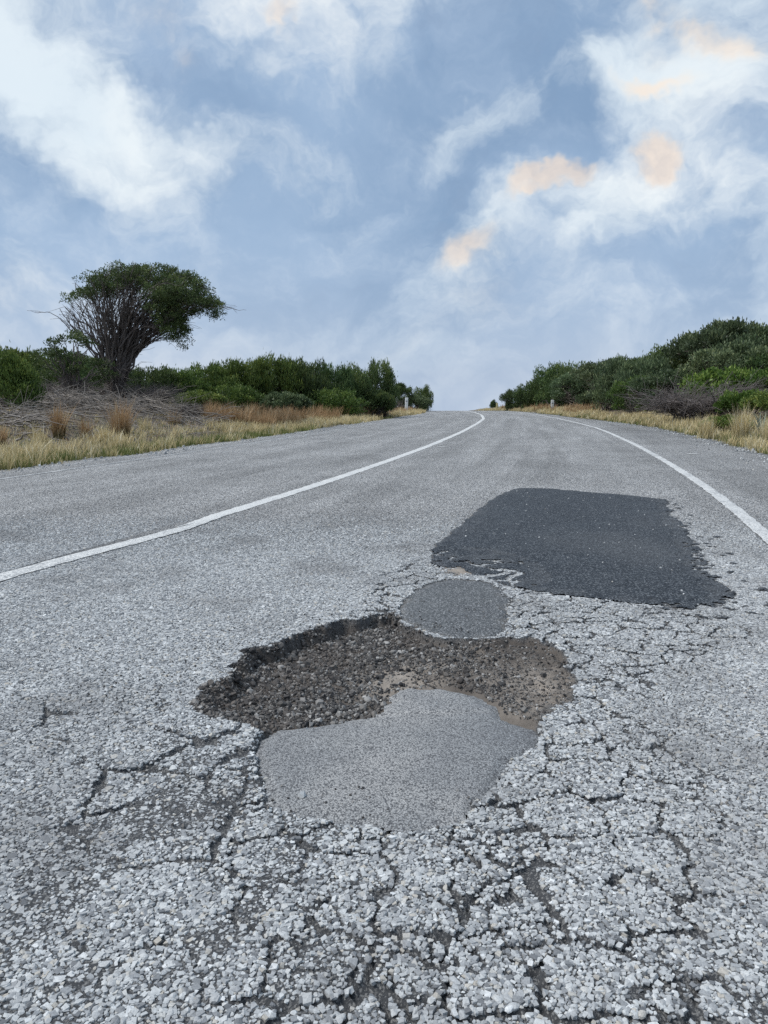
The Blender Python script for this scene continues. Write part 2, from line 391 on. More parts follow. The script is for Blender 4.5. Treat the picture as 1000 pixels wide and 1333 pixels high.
M = dict(
    road=mat_road(), chip=mat_stone('chip_stone'), rubble=mat_stone('rubble_stone', True),
    patch_new=mat_patch('fresh_asphalt', (0.021, 0.027, 0.035), (0.056, 0.067, 0.082), (0.15, 0.165, 0.18), (0.21, 0.215, 0.22), .6, sc=210),
    patch_mid=mat_patch('cold_mix', (0.075, 0.083, 0.090), (0.18, 0.19, 0.198), (0.28, 0.29, 0.30), (0.36, 0.33, 0.29), .5, sc=260),
    patch_old=mat_patch('worn_cold_mix', (0.20, 0.21, 0.222), (0.38, 0.395, 0.405), (0.11, 0.113, 0.12), (0.64, 0.635, 0.62), .85, sc=310),
    paint=mat_paint(), ground=mat_ground(),
    leaf_dark=mat_leaf('tea_tree_leaf', (0.0275, 0.0506, 0.0210), (0.0875, 0.1380, 0.0462), (0.2250, 0.2702, 0.0893)),
    leaf_row=mat_leaf('scrub_leaf', (0.0324, 0.0609, 0.0180), (0.1058, 0.1628, 0.0380), (0.2700, 0.3150, 0.0750)),
    leaf_grey=mat_leaf('grey_green_leaf', (0.0390, 0.0621, 0.0360), (0.1170, 0.1656, 0.0792), (0.2475, 0.2967, 0.1440)),
    leaf_lime=mat_leaf('bright_leaf', (0.0320, 0.0680, 0.0140), (0.1050, 0.1750, 0.0340), (0.2500, 0.3200, 0.0750)),
    bark=mat_bark('grey_bark', (0.055, 0.047, 0.044), (0.20, 0.175, 0.165)),
    twig=mat_bark('purple_grey_twig', (0.075, 0.063, 0.062), (0.25, 0.222, 0.21)),
    dead=mat_bark('bleached_deadwood', (0.11, 0.098, 0.090), (0.38, 0.345, 0.31)),
    straw=mat_blade('dry_grass', (0.12, 0.13, 0.05), (0.50, 0.40, 0.20), (0.70, 0.60, 0.36), (0.82, 0.77, 0.60)),
    green=mat_blade('green_grass', (0.05, 0.075, 0.022), (0.11, 0.15, 0.04), (0.24, 0.25, 0.085), (0.45, 0.40, 0.22)),
    rust=mat_blade('rust_rush', (0.11, 0.105, 0.045), (0.31, 0.195, 0.10), (0.50, 0.34, 0.19), (0.66, 0.55, 0.37)),
    white=mat_flat('white_post_paint', (0.90, 0.90, 0.88)), reflect=mat_flat('reflector', (0.26, 0.03, 0.03), .25), grey=mat_flat('grey_reflector', (0.22, 0.23, 0.25), .3),
    yellow=mat_flat('faded_yellow_post', (0.62, 0.55, 0.30)),
)

# ------------------------------------------------------------------ lie of the land
yy = np.linspace(-60, 500, 5601)
_cx = np.interp(yy, [-60, -8, 0, 3.02, 4.05, 4.86, 6.24, 8.86, 12.15, 17, 23.6, 29.3, 36.7, 43.2, 50, 60, 75, 100, 160, 500],
                [-22, -4.75, -2.42, -1.552, -1.24, -1.01, -.63, 0, .73, 1.69, 2.86, 3.78, 4.62, 5.05, 5.1, 4.5, 2.6, -2.5, -22, -220])
def _sm(a, w): k = np.hanning(w); k /= k.sum(); return np.convolve(np.pad(a, w // 2, mode='edge'), k, mode='valid')[:len(a)]
_cx = _sm(_cx, 35)
def XC(y): return np.interp(y, yy, _cx)
def XL(y): return XC(y) - np.interp(y, [0, 25, 33, 43, 60], [3.7, 3.7, 3.5, 2.75, 2.6])
def XRL(y): return XC(y) + np.interp(y, [0, 20, 29, 38, 60], [3.3, 3.25, 2.85, 2.6, 2.5])
def XR(y): return XC(y) + np.interp(y, [0, 20, 24.4, 30.5, 40, 60], [4.8, 4.8, 4.4, 3.75, 3.25, 3.1])
def crest(y):
    t = np.maximum(0, y - 44.0); q = 0.0006 * t * t
    return -np.where(t < 60, q, 0.0006 * 3600 + 0.072 * (t - 60))
def land(x, y):
    x = np.asarray(x, float); y = np.asarray(y, float)
    dl = XL(y) - x; dr = x - XR(y)
    lump = (fbm(x * .55, y * .55, 3, 4) - .5); fine = (fbm(x * 2.3, y * 2.3, 8, 3) - .5)
    zl = np.interp(dl, [0, .25, 1.4, 3, 5.5, 9, 16, 60, 400], [-.03, .0, .05, .20, .50, .75, .95, 1.4, 2.0]) + np.clip(dl, 0, 3) / 3 * (lump * .28 + fine * .08)
    zl = zl + .24 * np.exp(-((x + 8.2) ** 2 + (y - 18.5) ** 2) / 9.0)
    zr = np.interp(dr, [0, .25, 1.2, 2.5, 5, 9, 16, 60, 400], [-.03, .0, .10, .32, .75, 1.35, 1.9, 3.0, 3.6]) + np.clip(dr, 0, 3) / 3 * (lump * .3 + fine * .08)
    fade = sstep(120, 45, y)
    z = np.where(dl > 0, zl * fade, np.where(dr > 0, zr * fade, -.03 - .09 * sstep(0, .3, np.minimum(-dl, -dr))))
    return z + crest(y)

def axis(lo, hi, c0, c1, step, growth=1.18):
    a = list(np.arange(c0, c1 + 1e-6, step)); s = step
    while a[-1] < hi: s *= growth; a.append(a[-1] + s)
    s = step; b = []
    v = c0
    while v > lo: s *= growth; v -= s; b.append(v)
    return np.array(b[::-1] + a)
gx, gy = axis(-3000, 3000, -16, 20, .22), axis(-400, 4500, 5, 62, .25)
GX, GY = np.meshgrid(gx, gy)
ground = obj('ground', mesh('ground', np.stack([GX, GY, land(GX, GY)], -1).reshape(-1, 3), grid_quads(len(gy), len(gx)), smooth=True), M['ground'])
tag(ground, 'brown litter covered soil banks either side of the road', kind='structure')

# ------------------------------------------------------------------ outlines on the road (measured)
P_NEW = unl([(672, 636), (720, 637), (760, 641), (815, 645), (866, 651), (876, 664), (886, 680), (898, 700), (908, 718), (920, 738), (934, 755), (950, 770), (948, 784), (925, 793), (880, 789), (800, 783), (740, 776), (690, 769), (655, 762), (628, 752), (598, 741), (566, 737), (560, 718), (590, 692), (620, 666), (645, 647)])
P_MID = unl([(590, 753), (560, 758), (538, 767), (524, 782), (519, 796), (530, 812), (552, 822), (580, 829), (620, 831), (645, 828), (661, 822), (664, 800), (662, 778), (650, 764), (630, 756)])
P_OLD = unl([(328, 975), (334, 952), (365, 937), (410, 931), (450, 925), (492, 917), (504, 900), (512, 888), (540, 881), (575, 881), (605, 888), (630, 899), (648, 913), (655, 926), (690, 936), (704, 950), (700, 968), (672, 984), (652, 1003), (636, 1030), (616, 1052), (592, 1070), (560, 1077), (520, 1078), (470, 1068), (420, 1062), (370, 1056), (346, 1043), (336, 1010)])
P_HOLE = unl([(246, 912), (262, 893), (300, 868), (322, 846), (370, 832), (408, 816), (450, 806), (498, 797), (516, 797), (535, 815), (570, 829), (620, 834), (655, 829), (690, 830), (718, 836), (738, 846), (736, 866), (748, 886), (742, 905), (716, 925), (690, 940), (640, 950), (500, 960), (380, 955), (345, 950), (300, 940), (262, 926)])
X0, X1, Y0, Y1, STEP = -1.15, 1.40, 0.56, 3.45, 0.0063
def warp(x, y, a=.012, s=18., seed=1):
    return x + a * 2 * (fbm(x * s, y * s, seed, 3) - .5), y + a * 2 * (fbm(x * s + 9, y * s + 4, seed + 3, 3) - .5)
def hole_s(x, y):
    wx, wy = warp(x, y, .036, 15., 21); wx, wy = warp(wx, wy, .017, 48., 23)
    return sdf(P_HOLE, wx, wy)
def old_s(x, y):
    wx, wy = warp(x, y, .020, 17., 31); wx, wy = warp(wx, wy, .006, 70., 33); return sdf(P_OLD, wx, wy)
def mid_s(x, y):
    wx, wy = warp(x, y, .018, 22., 41); wx, wy = warp(wx, wy, .006, 70., 43); return sdf(P_MID, wx, wy)
def new_s(x, y):
    s = sdf(P_NEW, *warp(x, y, .022, 14., 51))
    right = sstep(-.35, .1, x - (1.05 + (y - 2.7) * .36))           # ragged, flaked side
    flakes = (fbm(*[q * f for q, f in zip(warp(x, y, .05, 6., 54), (17., 10.))], 53, 5) - .5) * .13 * right
    s = s + flakes * sstep(.3, .0, np.abs(s + .02))
    df, cf = cells(*warp(x, y, .05, 8., 50), .085, 52, .8)            # loose crumbled pieces along that side
    piece = np.where(cf < .62 * sstep(.26, .0, s), .010 + .02 * fbm(x * 25, y * 25, 49, 3) - df, .05)
    s = np.where((right > .6) & (y < 5.6) & (s > -.10), np.minimum(np.maximum(s, np.where(s > -.09, .006 * sstep(-.09, 0, s) - df, -1)), piece), s)
    # broken corner beside the small round patch
    cx, cy = un(602, 744)
    corner = sstep(.46, .10, np.hypot((x - cx) * 1.15, (y - cy) * .8))
    d, ci = cells(*warp(*warp(x, y, .06, 7., 57), .015, 40., 58), .13, 55)
    gapw = (.011 * corner + .001) * sstep(.30, .6, fbm(x * 8, y * 8, 59, 3)) * 1.6
    return np.maximum(s, np.where(corner > .05, gapw - d - .001, -1))
def old_top(x, y):
    return np.interp(y, [1.15, 1.30, 1.55, 1.70, 1.95], [-.001, -.003, -.009, -.018, -.026]) + .011 * (fbm(x * 5, y * 5, 35, 4) - .5) - .004 * sstep(.012, .0, np.abs(y - 1.735 - .03 * x - .02 * fbm(x * 12, x * 0, 36, 3))) * sstep(-.06, .0, x)
REG_A = unl([(345, 1010), (300, 1110), (300, 1333), (380, 1420), (900, 1420), (890, 1200), (860, 1040), (822, 930), (790, 880), (730, 870), (690, 960), (640, 1040), (560, 1085), (480, 1075), (400, 1066), (350, 1056)])
REG_B = unl([(655, 765), (800, 785), (935, 800), (960, 830), (880, 865), (800, 885), (735, 880), (735, 838), (668, 825)])
REG_C = unl([(505, 750), (565, 725), (600, 745), (540, 765), (520, 795), (480, 800)])
REG_D = unl([(60, 930), (250, 915), (345, 945), (330, 1050), (350, 1150), (220, 1290), (120, 1240), (90, 1080)])
def cracks(x, y):
    """depth-weight 0..1 of the crazed surface: 1 in the middle of a crack"""
    wx, wy = warp(x, y, .045, 7., 61); wx, wy = warp(wx, wy, .012, 40., 62)
    br = (fbm(x * 3, y * 3, 63, 3) - .5) * .22
    wa = sstep(.10, -.06, sdf(REG_A, x, y) + br); wb = sstep(.10, -.04, sdf(REG_B, x, y) + br * .6); wc = sstep(.06, -.02, sdf(REG_C, x, y) + br * .3)
    wd = sstep(.10, -.08, sdf(REG_D, x, y) + br)
    vary = sstep(.28, .62, fbm(x * 9, y * 9, 67, 3))
    d1, c1 = cells(wx, wy, .118, 64, .95); d2, c2 = cells(wx, wy, .075, 65, 1.5); d3, _ = cells(wx, wy, .052, 66)
    d4, _ = cells(wx * .8 + wy * .35, wy * .9 - wx * .25, .17, 68)
    k = np.maximum.reduce([wa * sstep(.0048, .0022, d1) * (.6 + .4 * vary), wb * sstep(.0056, .0024, d2) * (.45 + .55 * vary), wc * sstep(.006, .002, d2), .8 * wa * sstep(.0038, .0015, d3) * sstep(.5, .7, fbm(x * 5, y * 5, 69, 3)),
                           wd * sstep(.008, .002, d4) * vary * .8])
    return k, c1, np.maximum(wa, wb), wd
def flush(x, y):
    """where the tar has come up between the stones and drowns them"""
    cx, cy = un(215, 1135)
    w = np.exp(-(((x - cx) / .26) ** 2 + ((y - cy) / .42) ** 2))
    c2x, c2y = un(320, 1070); w = np.maximum(w, 1.0 * np.exp(-(((x - c2x) / .05) ** 2 + ((y - c2y) / .09) ** 2)))
    c3x, c3y = un(885, 1225); w = np.maximum(w, .8 * np.exp(-(((x - c3x) / .05) ** 2 + ((y - c3y) / .05) ** 2)))
    n = fbm(x * 15 - y * 6, y * 7, 71, 4)
    return np.clip(sstep(.36, .64, n) * w * 1.5 + sstep(.64, .82, fbm(x * 11, y * 11, 73, 4)) * .4, 0, 1)
def road_h(x, y):
    k, cid, wreg, wd = cracks(x, y)
    h = -.011 * k + wreg * ((cid - .5) * .006) + .004 * (fbm(x * 4, y * 4, 75, 3) - .5)
    edge = sstep(0, .1, np.minimum.reduce([x - X0, X1 - x, y - Y0, Y1 - y]))
    h = h * edge
    s = hole_s(x, y)
    depth = .047 - .028 * sstep(-.10, .25, x) - .016 * sstep(1.9, 1.62, y) + .016 * (fbm(x * 6, y * 6, 77, 4) - .5)
    depth = np.maximum(depth, .012)
    wall = sstep(.0, .010 + .060 * sstep(.42, .62, fbm(x * 9, y * 9, 76, 3)) + .05 * sstep(.1, .4, x) * sstep(2.15, 1.95, y) + .035 * sstep(1.78, 1.66, y), -s)
    rough = .016 * (fbm(x * 30, y * 30, 79, 4) - .5) + .012 * (fbm(x * 11, y * 11, 74, 2) - .5)
    inside = -depth + rough
    h = h * (1 - wall) + inside * wall
    h = h + .014 * (fbm(x * 70, y * 70, 78, 2) - .5) * wall * (1 - sstep(.02, .06, -s))
    so = old_s(x, y)
    under = sstep(.012, -.012, so)
    h = h * (1 - under) + np.minimum(h, old_top(x, y) - .014) * under
    sm = mid_s(x, y); um = sstep(.004, -.02, sm)
    h = h * (1 - um) + (-.012) * um
    return h, s, k

# ------------------------------------------------------------------ the road: one sheet, finely modelled round the pothole
nx, ny = int((X1 - X0) / STEP) + 1, int((Y1 - Y0) / STEP) + 1
fx, fy = np.linspace(X0, X1, nx), np.linspace(Y0, Y1, ny)
FX, FY = np.meshgrid(fx, fy)
h, s_hole, kcr = road_h(FX, FY)
dirt = sstep(.004, -.016, s_hole)
so = old_s(FX, FY)
sandx = [un(600, 743), un(525, 868), un(700, 885), un(700, 912), un(580, 852)]
sand = np.zeros_like(FX)
for (cx, cy), r, a in zip(sandx, (.075, .13, .15, .12, .12), (1.5, 1.1, 1.0, .9, .7)):
    sand = np.maximum(sand, a * np.exp(-((FX - cx) ** 2 + ((FY - cy) * .8) ** 2) / r ** 2))
sand = np.clip(sand * (.45 + 1.0 * (fbm(FX * 24, FY * 24, 81, 4) - .25)), 0, 1) * np.where(FY > 2.9, 1, dirt)
V = [np.stack([FX, FY, h], -1).reshape(-1, 3)]; Q = [grid_quads(ny, nx)]; base = nx * ny
A = dict(geo=[np.ones(base)], dirt=[dirt.ravel()], sand=[sand.ravel()], lat=[(FX - XC(FY)).ravel()])
GEO_A, GEO_B = 3.0, 5.0
def strip(ys, lo, hi, n, skirts=(False, False)):
    """a coarse part of the same sheet between two edge curves"""
    global base
    ys = np.asarray(ys, float); t = np.linspace(0, 1, n)
    X = lo(ys)[:, None] * (1 - t) + hi(ys)[:, None] * t; Y = np.repeat(ys[:, None], n, 1); Z = crest(Y)
    if skirts[0]: X = np.concatenate([X[:, :1] - .02, X], 1); Y = np.concatenate([Y[:, :1], Y], 1); Z = np.concatenate([Z[:, :1] - .13, Z], 1)
    if skirts[1]: X = np.concatenate([X, X[:, -1:] + .02], 1); Y = np.concatenate([Y, Y[:, -1:]], 1); Z = np.concatenate([Z, Z[:, -1:] - .13], 1)
    m = X.shape[1]
    V.append(np.stack([X, Y, Z], -1).reshape(-1, 3)); Q.append(grid_quads(len(ys), m) + base); base += X.size
    A['geo'].append((sstep(GEO_B, GEO_A, Y) * sstep(2.4, 1.7, np.abs(X) - Y * .52)).ravel()); z = np.zeros(X.size); A['dirt'].append(z); A['sand'].append(z); A['lat'].append((X - XC(Y)).ravel())
def rag(f, a, seed): return lambda y: f(y) + a * (fbm(y * 2.3, y * 0 + seed, seed, 4) - .5)
LE, RE = rag(XL, .34, 5), rag(XR, .42, 6)
kx0, kx1 = lambda y: y * 0 + X0, lambda y: y * 0 + X1
strip(np.concatenate([np.arange(Y1, 12, .12), np.arange(12, 60, .35), np.arange(60, 330, 3)]), LE, RE, 40, (True, True))
strip(np.arange(-50, Y0 - .3, .8).tolist() + [Y0], LE, RE, 22, (True, True))
strip(np.linspace(Y0, Y1, 16), LE, kx0, 14, (True, False))
strip(np.linspace(Y0, Y1, 16), kx1, RE, 16, (False, True))
road = obj('road', mesh('road', np.concatenate(V), np.concatenate(Q), attrs={k: np.concatenate(v) for k, v in A.items()}, smooth=True), M['road'])
tag(road, 'grey chip sealed country road with a pothole, cracks and dark repair patches', kind='structure')

# ------------------------------------------------------------------ repair patches lying in the road
def patch(name, sfun, P, top, step, mat, label, edge=.02, drop=.006, dust=None):
    x0, y0 = P.min(0) - .12; x1, y1 = P.max(0) + .12
    n, m = int((x1 - x0) / step), int((y1 - y0) / step)
    gx, gy = np.meshgrid(np.linspace(x0, x1, n), np.linspace(y0, y1, m))
    s = sfun(gx, gy); z = top(gx, gy) - drop * sstep(-edge, .004, s)
    keep = (s[:-1, :-1] < .003) & (s[1:, :-1] < .003) & (s[:-1, 1:] < .003) & (s[1:, 1:] < .003)
    q = grid_quads(m, n, keep); used = np.unique(q); remap = np.full(n * m, -1); remap[used] = np.arange(len(used))
    v = np.stack([gx, gy, z], -1).reshape(-1, 3)[used]
    d = dust(gx, gy, s).ravel()[used] if dust else np.zeros(len(used))
    o = obj(name, mesh(name, v, remap[q], attrs={'dust': d}, smooth=True), mat, road); o['label'] = label
    return o
patch('asphalt_patch', new_s, P_NEW, lambda x, y: .009 + .006 * (fbm(x * 3, y * 3, 91, 3) - .5), .0105, M['patch_new'], 'large blue black patch of fresh asphalt with a flaking edge', .03, .006, lambda x, y, s: .5 * sstep(-.12, .0, s) * sstep(.35, .6, fbm(x * 9, y * 9, 98, 4)) + .55 * sstep(.5, .8, fbm(x * 1.6, y * .8, 99, 4)))
patch('asphalt_patch', mid_s, P_MID, lambda x, y: .002 - .008 * sstep(2.42, 2.26, y) + .003 * (fbm(x * 8, y * 8, 93, 3) - .5), .007, M['patch_mid'], 'small round dark grey patch behind the pothole', .03, .008, lambda x, y, s: sstep(-.05, .0, s) * sstep(.4, .6, fbm(x * 20, y * 20, 94, 3)))
patch('asphalt_patch', old_s, P_OLD, old_top, .0065, M['patch_old'], 'smooth worn grey patch filling the near half of the pothole', .03, .007,
      lambda x, y, s: sstep(.30, .16, x + .05 * fbm(x * 9, y * 9, 97, 3)) * (.35 + .55 * sstep(.3, .65, fbm(x * 5, y * 5, 95, 4))) + .4 * sstep(.03, .0, np.abs(y - 1.74 - .02 * x)) * sstep(.35, .6, fbm(x * 22, y * 22, 96, 3)))

# ------------------------------------------------------------------ painted lines
def line(name, f, ys, width, label, wear=0.0, z=.0045, ragged=.012, taper=None):
    ys = np.asarray(ys); n = 7
    off = np.linspace(-.5, .5, n)[None] * (width * (taper(ys) if taper else np.ones_like(ys)))[:, None]
    off[:, 0] += ragged * (fbm(ys * 22, ys * 0, 101, 3) - .5) * 2; off[:, -1] += ragged * (fbm(ys * 22, ys * 0 + 7, 102, 3) - .5) * 2
    X = f(ys)[:, None] + off; Y = np.repeat(ys[:, None], n, 1); Z = crest(Y) + z - .002 * (np.abs(np.linspace(-1, 1, n))[None] > .9)
    o = obj(name, mesh(name, np.stack([X, Y, Z], -1).reshape(-1, 3), grid_quads(len(ys), n), attrs={'wear': np.full(X.size, wear)}, smooth=True), M['paint'], road)
    o['label'] = label; return o
W_LINE = .112
ysf = np.concatenate([np.arange(4.30, 12, .03), np.arange(12, 62, .2)])
line('painted_line', lambda y: XC(y), ysf, W_LINE, 'white centre line curving up to the crest', wear=.02, taper=lambda y: np.clip((y - 4.28) / .5, .10, 1))
line('painted_line', lambda y: XC(y) + .062 - .085 * sstep(4.4, 3.0, y), np.arange(1.2, 4.75, .03), W_LINE * .95, 'near length of the white centre line ending in a taper', wear=.05, taper=lambda y: np.clip((4.74 - y) / .55, .10, 1), z=.0075)
line('painted_line', XRL, np.concatenate([np.arange(1.5, 12, .03), np.arange(12, 60, .2)]), .088, 'white edge line beside the wide shoulder', wear=.06)
line('painted_line', lambda y: XC(y) - 3.05, np.concatenate([np.arange(5, 14, .05), np.arange(14, 40, .2)]), .05, 'thin worn edge line along the far lane', wear=.13)
for (u, v, w, l, lab) in ((742 / 2.632 + 620, 591, .20, .12, 'small white paint fleck on the shoulder'), (576, 582, .18, .12, 'small white paint fleck in the near lane'), (468 / 2.632 + 620, 551, .5, .2, 'short white paint mark at the shoulder edge')):
    cx, cy = un(u, v); g = np.linspace(0, 2 * np.pi, 13)[:-1]; rr = .7 + .3 * rng.random(12)
    vv = np.concatenate([[[cx, cy, .0045]], np.stack([cx + np.cos(g) * w / 2 * rr, cy + np.sin(g) * l / 2 * rr, np.full(12, .0045)], -1)])
    o = obj('paint_mark', mesh('paint_mark', vv, tris=[[0, 1 + i, 1 + (i + 1) % 12] for i in range(12)], attrs={'wear': np.full(13, .05)}), M['paint'], road); o['label'] = lab
def on_paint(x, y):
    a = np.abs(x - XRL(y)) < .055; b = (np.abs(x - XC(y)) < .06) & (y > 4.5); c = (np.abs(x - XC(y) + .035) < .06) & (y < 4.5)
    return a | b | c

# ------------------------------------------------------------------ the chips of the seal: real stones
def stone_meshes(name, k, seed, mat):
    import bmesh
    r = np.random.default_rng(seed); outm = []
    for i in range(k):
        bm = bmesh.new(); bmesh.ops.create_icosphere(bm, subdivisions=1 if i % 2 else 2, radius=1.0)
        cuts = r.normal(size=(7, 3)); cuts /= np.linalg.norm(cuts, axis=1, keepdims=True); dd = r.uniform(.62, .92, 7)
        for v in bm.verts:
            p = np.array(v.co)
            for c, d in zip(cuts, dd):                     # chip flat faces off the pebble
                t = p @ c
                if t > d: p = p - c * (t - d)
            v.co = p * (1 + r.uniform(-.05, .05))
        me = bpy.data.meshes.new(name); bm.to_mesh(me); bm.free(); me.materials.append(mat); outm.append(me)
    return outm
def scatter_tree(name, protos, mat):
    ng = bpy.data.node_groups.new(name, 'GeometryNodeTree')
    ng.interface.new_socket('Geometry', in_out='INPUT', socket_type='NodeSocketGeometry'); ng.interface.new_socket('Geometry', in_out='OUTPUT', socket_type='NodeSocketGeometry')
    N = ng.nodes; L = ng.links; gi = N.new('NodeGroupInput'); go = N.new('NodeGroupOutput')
    iop = N.new('GeometryNodeInstanceOnPoints'); L.new(gi.outputs[0], iop.inputs['Points']); L.new(iop.outputs[0], go.inputs[0])
    def named(n, typ):
        a = N.new('GeometryNodeInputNamedAttribute'); a.data_type = typ; a.inputs[0].default_value = n; return a.outputs[0]
    g2i = N.new('GeometryNodeGeometryToInstance')
    for i in range(7):
        ico = N.new('GeometryNodeMeshCube'); ico.inputs['Size'].default_value = (1.62, 1.55, 1.5)
        if i % 2: ico = N.new('GeometryNodeMeshIcoSphere'); ico.inputs['Radius'].default_value = 1.02; ico.inputs['Subdivisions'].default_value = 1
        noi = N.new('ShaderNodeTexNoise'); noi.noise_dimensions = '4D'; noi.inputs['W'].default_value = i * 7.31 + protos; noi.inputs['Scale'].default_value = 3.7; noi.inputs['Detail'].default_value = 1
        sub = N.new('ShaderNodeVectorMath'); sub.operation = 'SUBTRACT'; L.new(noi.outputs['Color'], sub.inputs[0]); sub.inputs[1].default_value = (.5, .5, .5)
        scl = N.new('ShaderNodeVectorMath'); scl.operation = 'SCALE'; L.new(sub.outputs[0], scl.inputs[0]); scl.inputs['Scale'].default_value = 2.2
        sp = N.new('GeometryNodeSetPosition'); L.new(ico.outputs['Mesh'], sp.inputs['Geometry']); L.new(scl.outputs[0], sp.inputs['Offset'])
        hull = N.new('GeometryNodeConvexHull'); L.new(sp.outputs[0], hull.inputs[0])
        ss = N.new('GeometryNodeSetShadeSmooth'); ss.inputs['Shade Smooth'].default_value = False; L.new(hull.outputs[0], ss.inputs[0])
        sm = N.new('GeometryNodeSetMaterial'); sm.inputs['Material'].default_value = mat; L.new(ss.outputs[0], sm.inputs[0]); L.new(sm.outputs[0], g2i.inputs[0])
    L.new(g2i.outputs[0], iop.inputs['Instance']); iop.inputs['Pick Instance'].default_value = True
    L.new(named('idx', 'INT'), iop.inputs['Instance Index']); L.new(named('rot', 'FLOAT_VECTOR'), iop.inputs['Rotation']); L.new(named('scl', 'FLOAT_VECTOR'), iop.inputs['Scale'])
    return ng
def scatter(name, P, rot, scl, mat, seed, parent, label):
    o = obj(name, mesh(name, P, attrs={'idx': rng.integers(0, 7, len(P)), 'rot': rot, 'scl': scl}), None, parent)
    o.data.materials.append(mat)
    md = o.modifiers.new('scatter', 'NODES'); md.node_group = scatter_tree(name, seed, mat)
    o['kind'] = 'stuff'; o['label'] = label
    return o
SP = .0059
bx, by = np.arange(-4.9, 4.9, SP), np.arange(.50, GEO_B, SP * .88)
BX, BY = np.meshgrid(bx, by); BX = BX + (np.arange(len(by)) % 2)[:, None] * SP / 2
BX = (BX + rng.uniform(-.36, .36, BX.shape) * SP).ravel(); BY = (BY + rng.uniform(-.36, .36, BY.shape) * SP).ravel()
keep = (np.abs(BX) < .52 * BY + .55 + 1.2 * rng.random(len(BX)) ** 3)
keep &= rng.random(len(BX)) < sstep(GEO_B, GEO_A, BY) + .0
BX, BY = BX[keep], BY[keep]
keep = ~on_paint(BX, BY) & (new_s(BX, BY) > .004)
BX, BY = BX[keep], BY[keep]
near = (BX > X0) & (BX < X1) & (BY > Y0) & (BY < Y1)
hz = np.zeros(len(BX)); sh = np.ones(len(BX)); kk = np.zeros(len(BX)); fl = flush(BX, BY)
hz[near], sh[near], kk[near] = road_h(BX[near], BY[near])
ok = (sh > .002) & (rng.random(len(BX)) > kk * 2.2) & (rng.random(len(BX)) > .46 * fl)
_sx, _sy = un(600, 743)
ok &= np.hypot((BX - _sx) * 1.0, (BY - _sy) * .8) > .075 * (.5 + rng.random(len(BX)))
ok &= ~(near & ((old_s(BX, BY) < .002 - .016 * rng.random(len(BX)) ** 3) | (mid_s(BX, BY) < .002 - .012 * rng.random(len(BX)) ** 3)))
BX, BY, hz, fl, kk = BX[ok], BY[ok], hz[ok], fl[ok], kk[ok]
size = np.clip(rng.lognormal(math.log(.0032), .33, len(BX)), .0015, .0066)
ZS = hz + .0014 - size * .36 - fl * size * .42 - .0015 * kk
scl = np.stack([size * rng.uniform(.85, 1.2, len(BX)), size * rng.uniform(.75, 1.1, len(BX)), size * rng.uniform(.48, .75, len(BX))], -1)
rot = np.stack([rng.normal(0, .15, len(BX)), rng.normal(0, .15, len(BX)), rng.uniform(0, 6.28, len(BX))], -1)
PS = np.stack([BX, BY, ZS], -1)
# the largest-looking ones are single stones
inview = (np.abs(BX) < .5 * (BY * .99 + .1)) & (BY > .80)
score = np.where(inview, size / np.hypot(BY, CAM_H), 0) * np.where(fl < .3, 1, .5)
big = np.argsort(-score)[:300]
sm = stone_meshes('stone', 8, 3, M['chip'])
for n_, i in enumerate(big):
    obj('stone', sm[n_ % 8], None, road, PS[i], rot[i], scl[i] * 1.12)
rest = np.ones(len(BX), bool); rest[big] = False
scatter('chip_stones', PS[rest], rot[rest], scl[rest] * 1.08, M['chip'], 0.0, road, 'pale grey stone chips packed over the road surface')

# broken base and loose rubble in the pothole
n = 80000
rx, ry = rng.uniform(-.62, .66, n), rng.uniform(1.5, 2.66, n)
s = hole_s(rx, ry); ok = (s < -.001) & (old_s(rx, ry) > .006) & (mid_s(rx, ry) > .0)
rx, ry = rx[ok], ry[ok]
hh, s, _ = road_h(rx, ry)
sparse = sstep(.12, .45, rx) * .6 + .85 * np.exp(-((rx - un(520, 870)[0]) ** 2 + (ry - un(520, 870)[1]) ** 2) / .022)
ok = rng.random(len(rx)) > sparse; rx, ry, hh = rx[ok], ry[ok], hh[ok]
size = np.clip(rng.lognormal(math.log(.0024), .52, len(rx)), .0011, .0115) * (1 - .35 * sstep(.1, .4, rx))
scl2 = np.stack([size * rng.uniform(.8, 1.3, len(rx)), size * rng.uniform(.7, 1.1, len(rx)), size * rng.uniform(.5, .9, len(rx))], -1)
rot2 = np.stack([rng.normal(0, .5, len(rx)), rng.normal(0, .5, len(rx)), rng.uniform(0, 6.28, len(rx))], -1)
PR = np.stack([rx, ry, hh + size * .30], -1)
bigr = np.argsort(-size)[:160]
smr = stone_meshes('rubble_stone', 8, 9, M['rubble'])
for n_, i in enumerate(bigr): obj('rubble_stone', smr[n_ % 8], None, road, PR[i], rot2[i], scl2[i] * 1.1)
rest = np.ones(len(rx), bool); rest[bigr] = False
scatter('loose_gravel', PR[rest], rot2[rest], scl2[rest], M['rubble'], 3.3, road, 'dark loose gravel and broken base in the pothole')
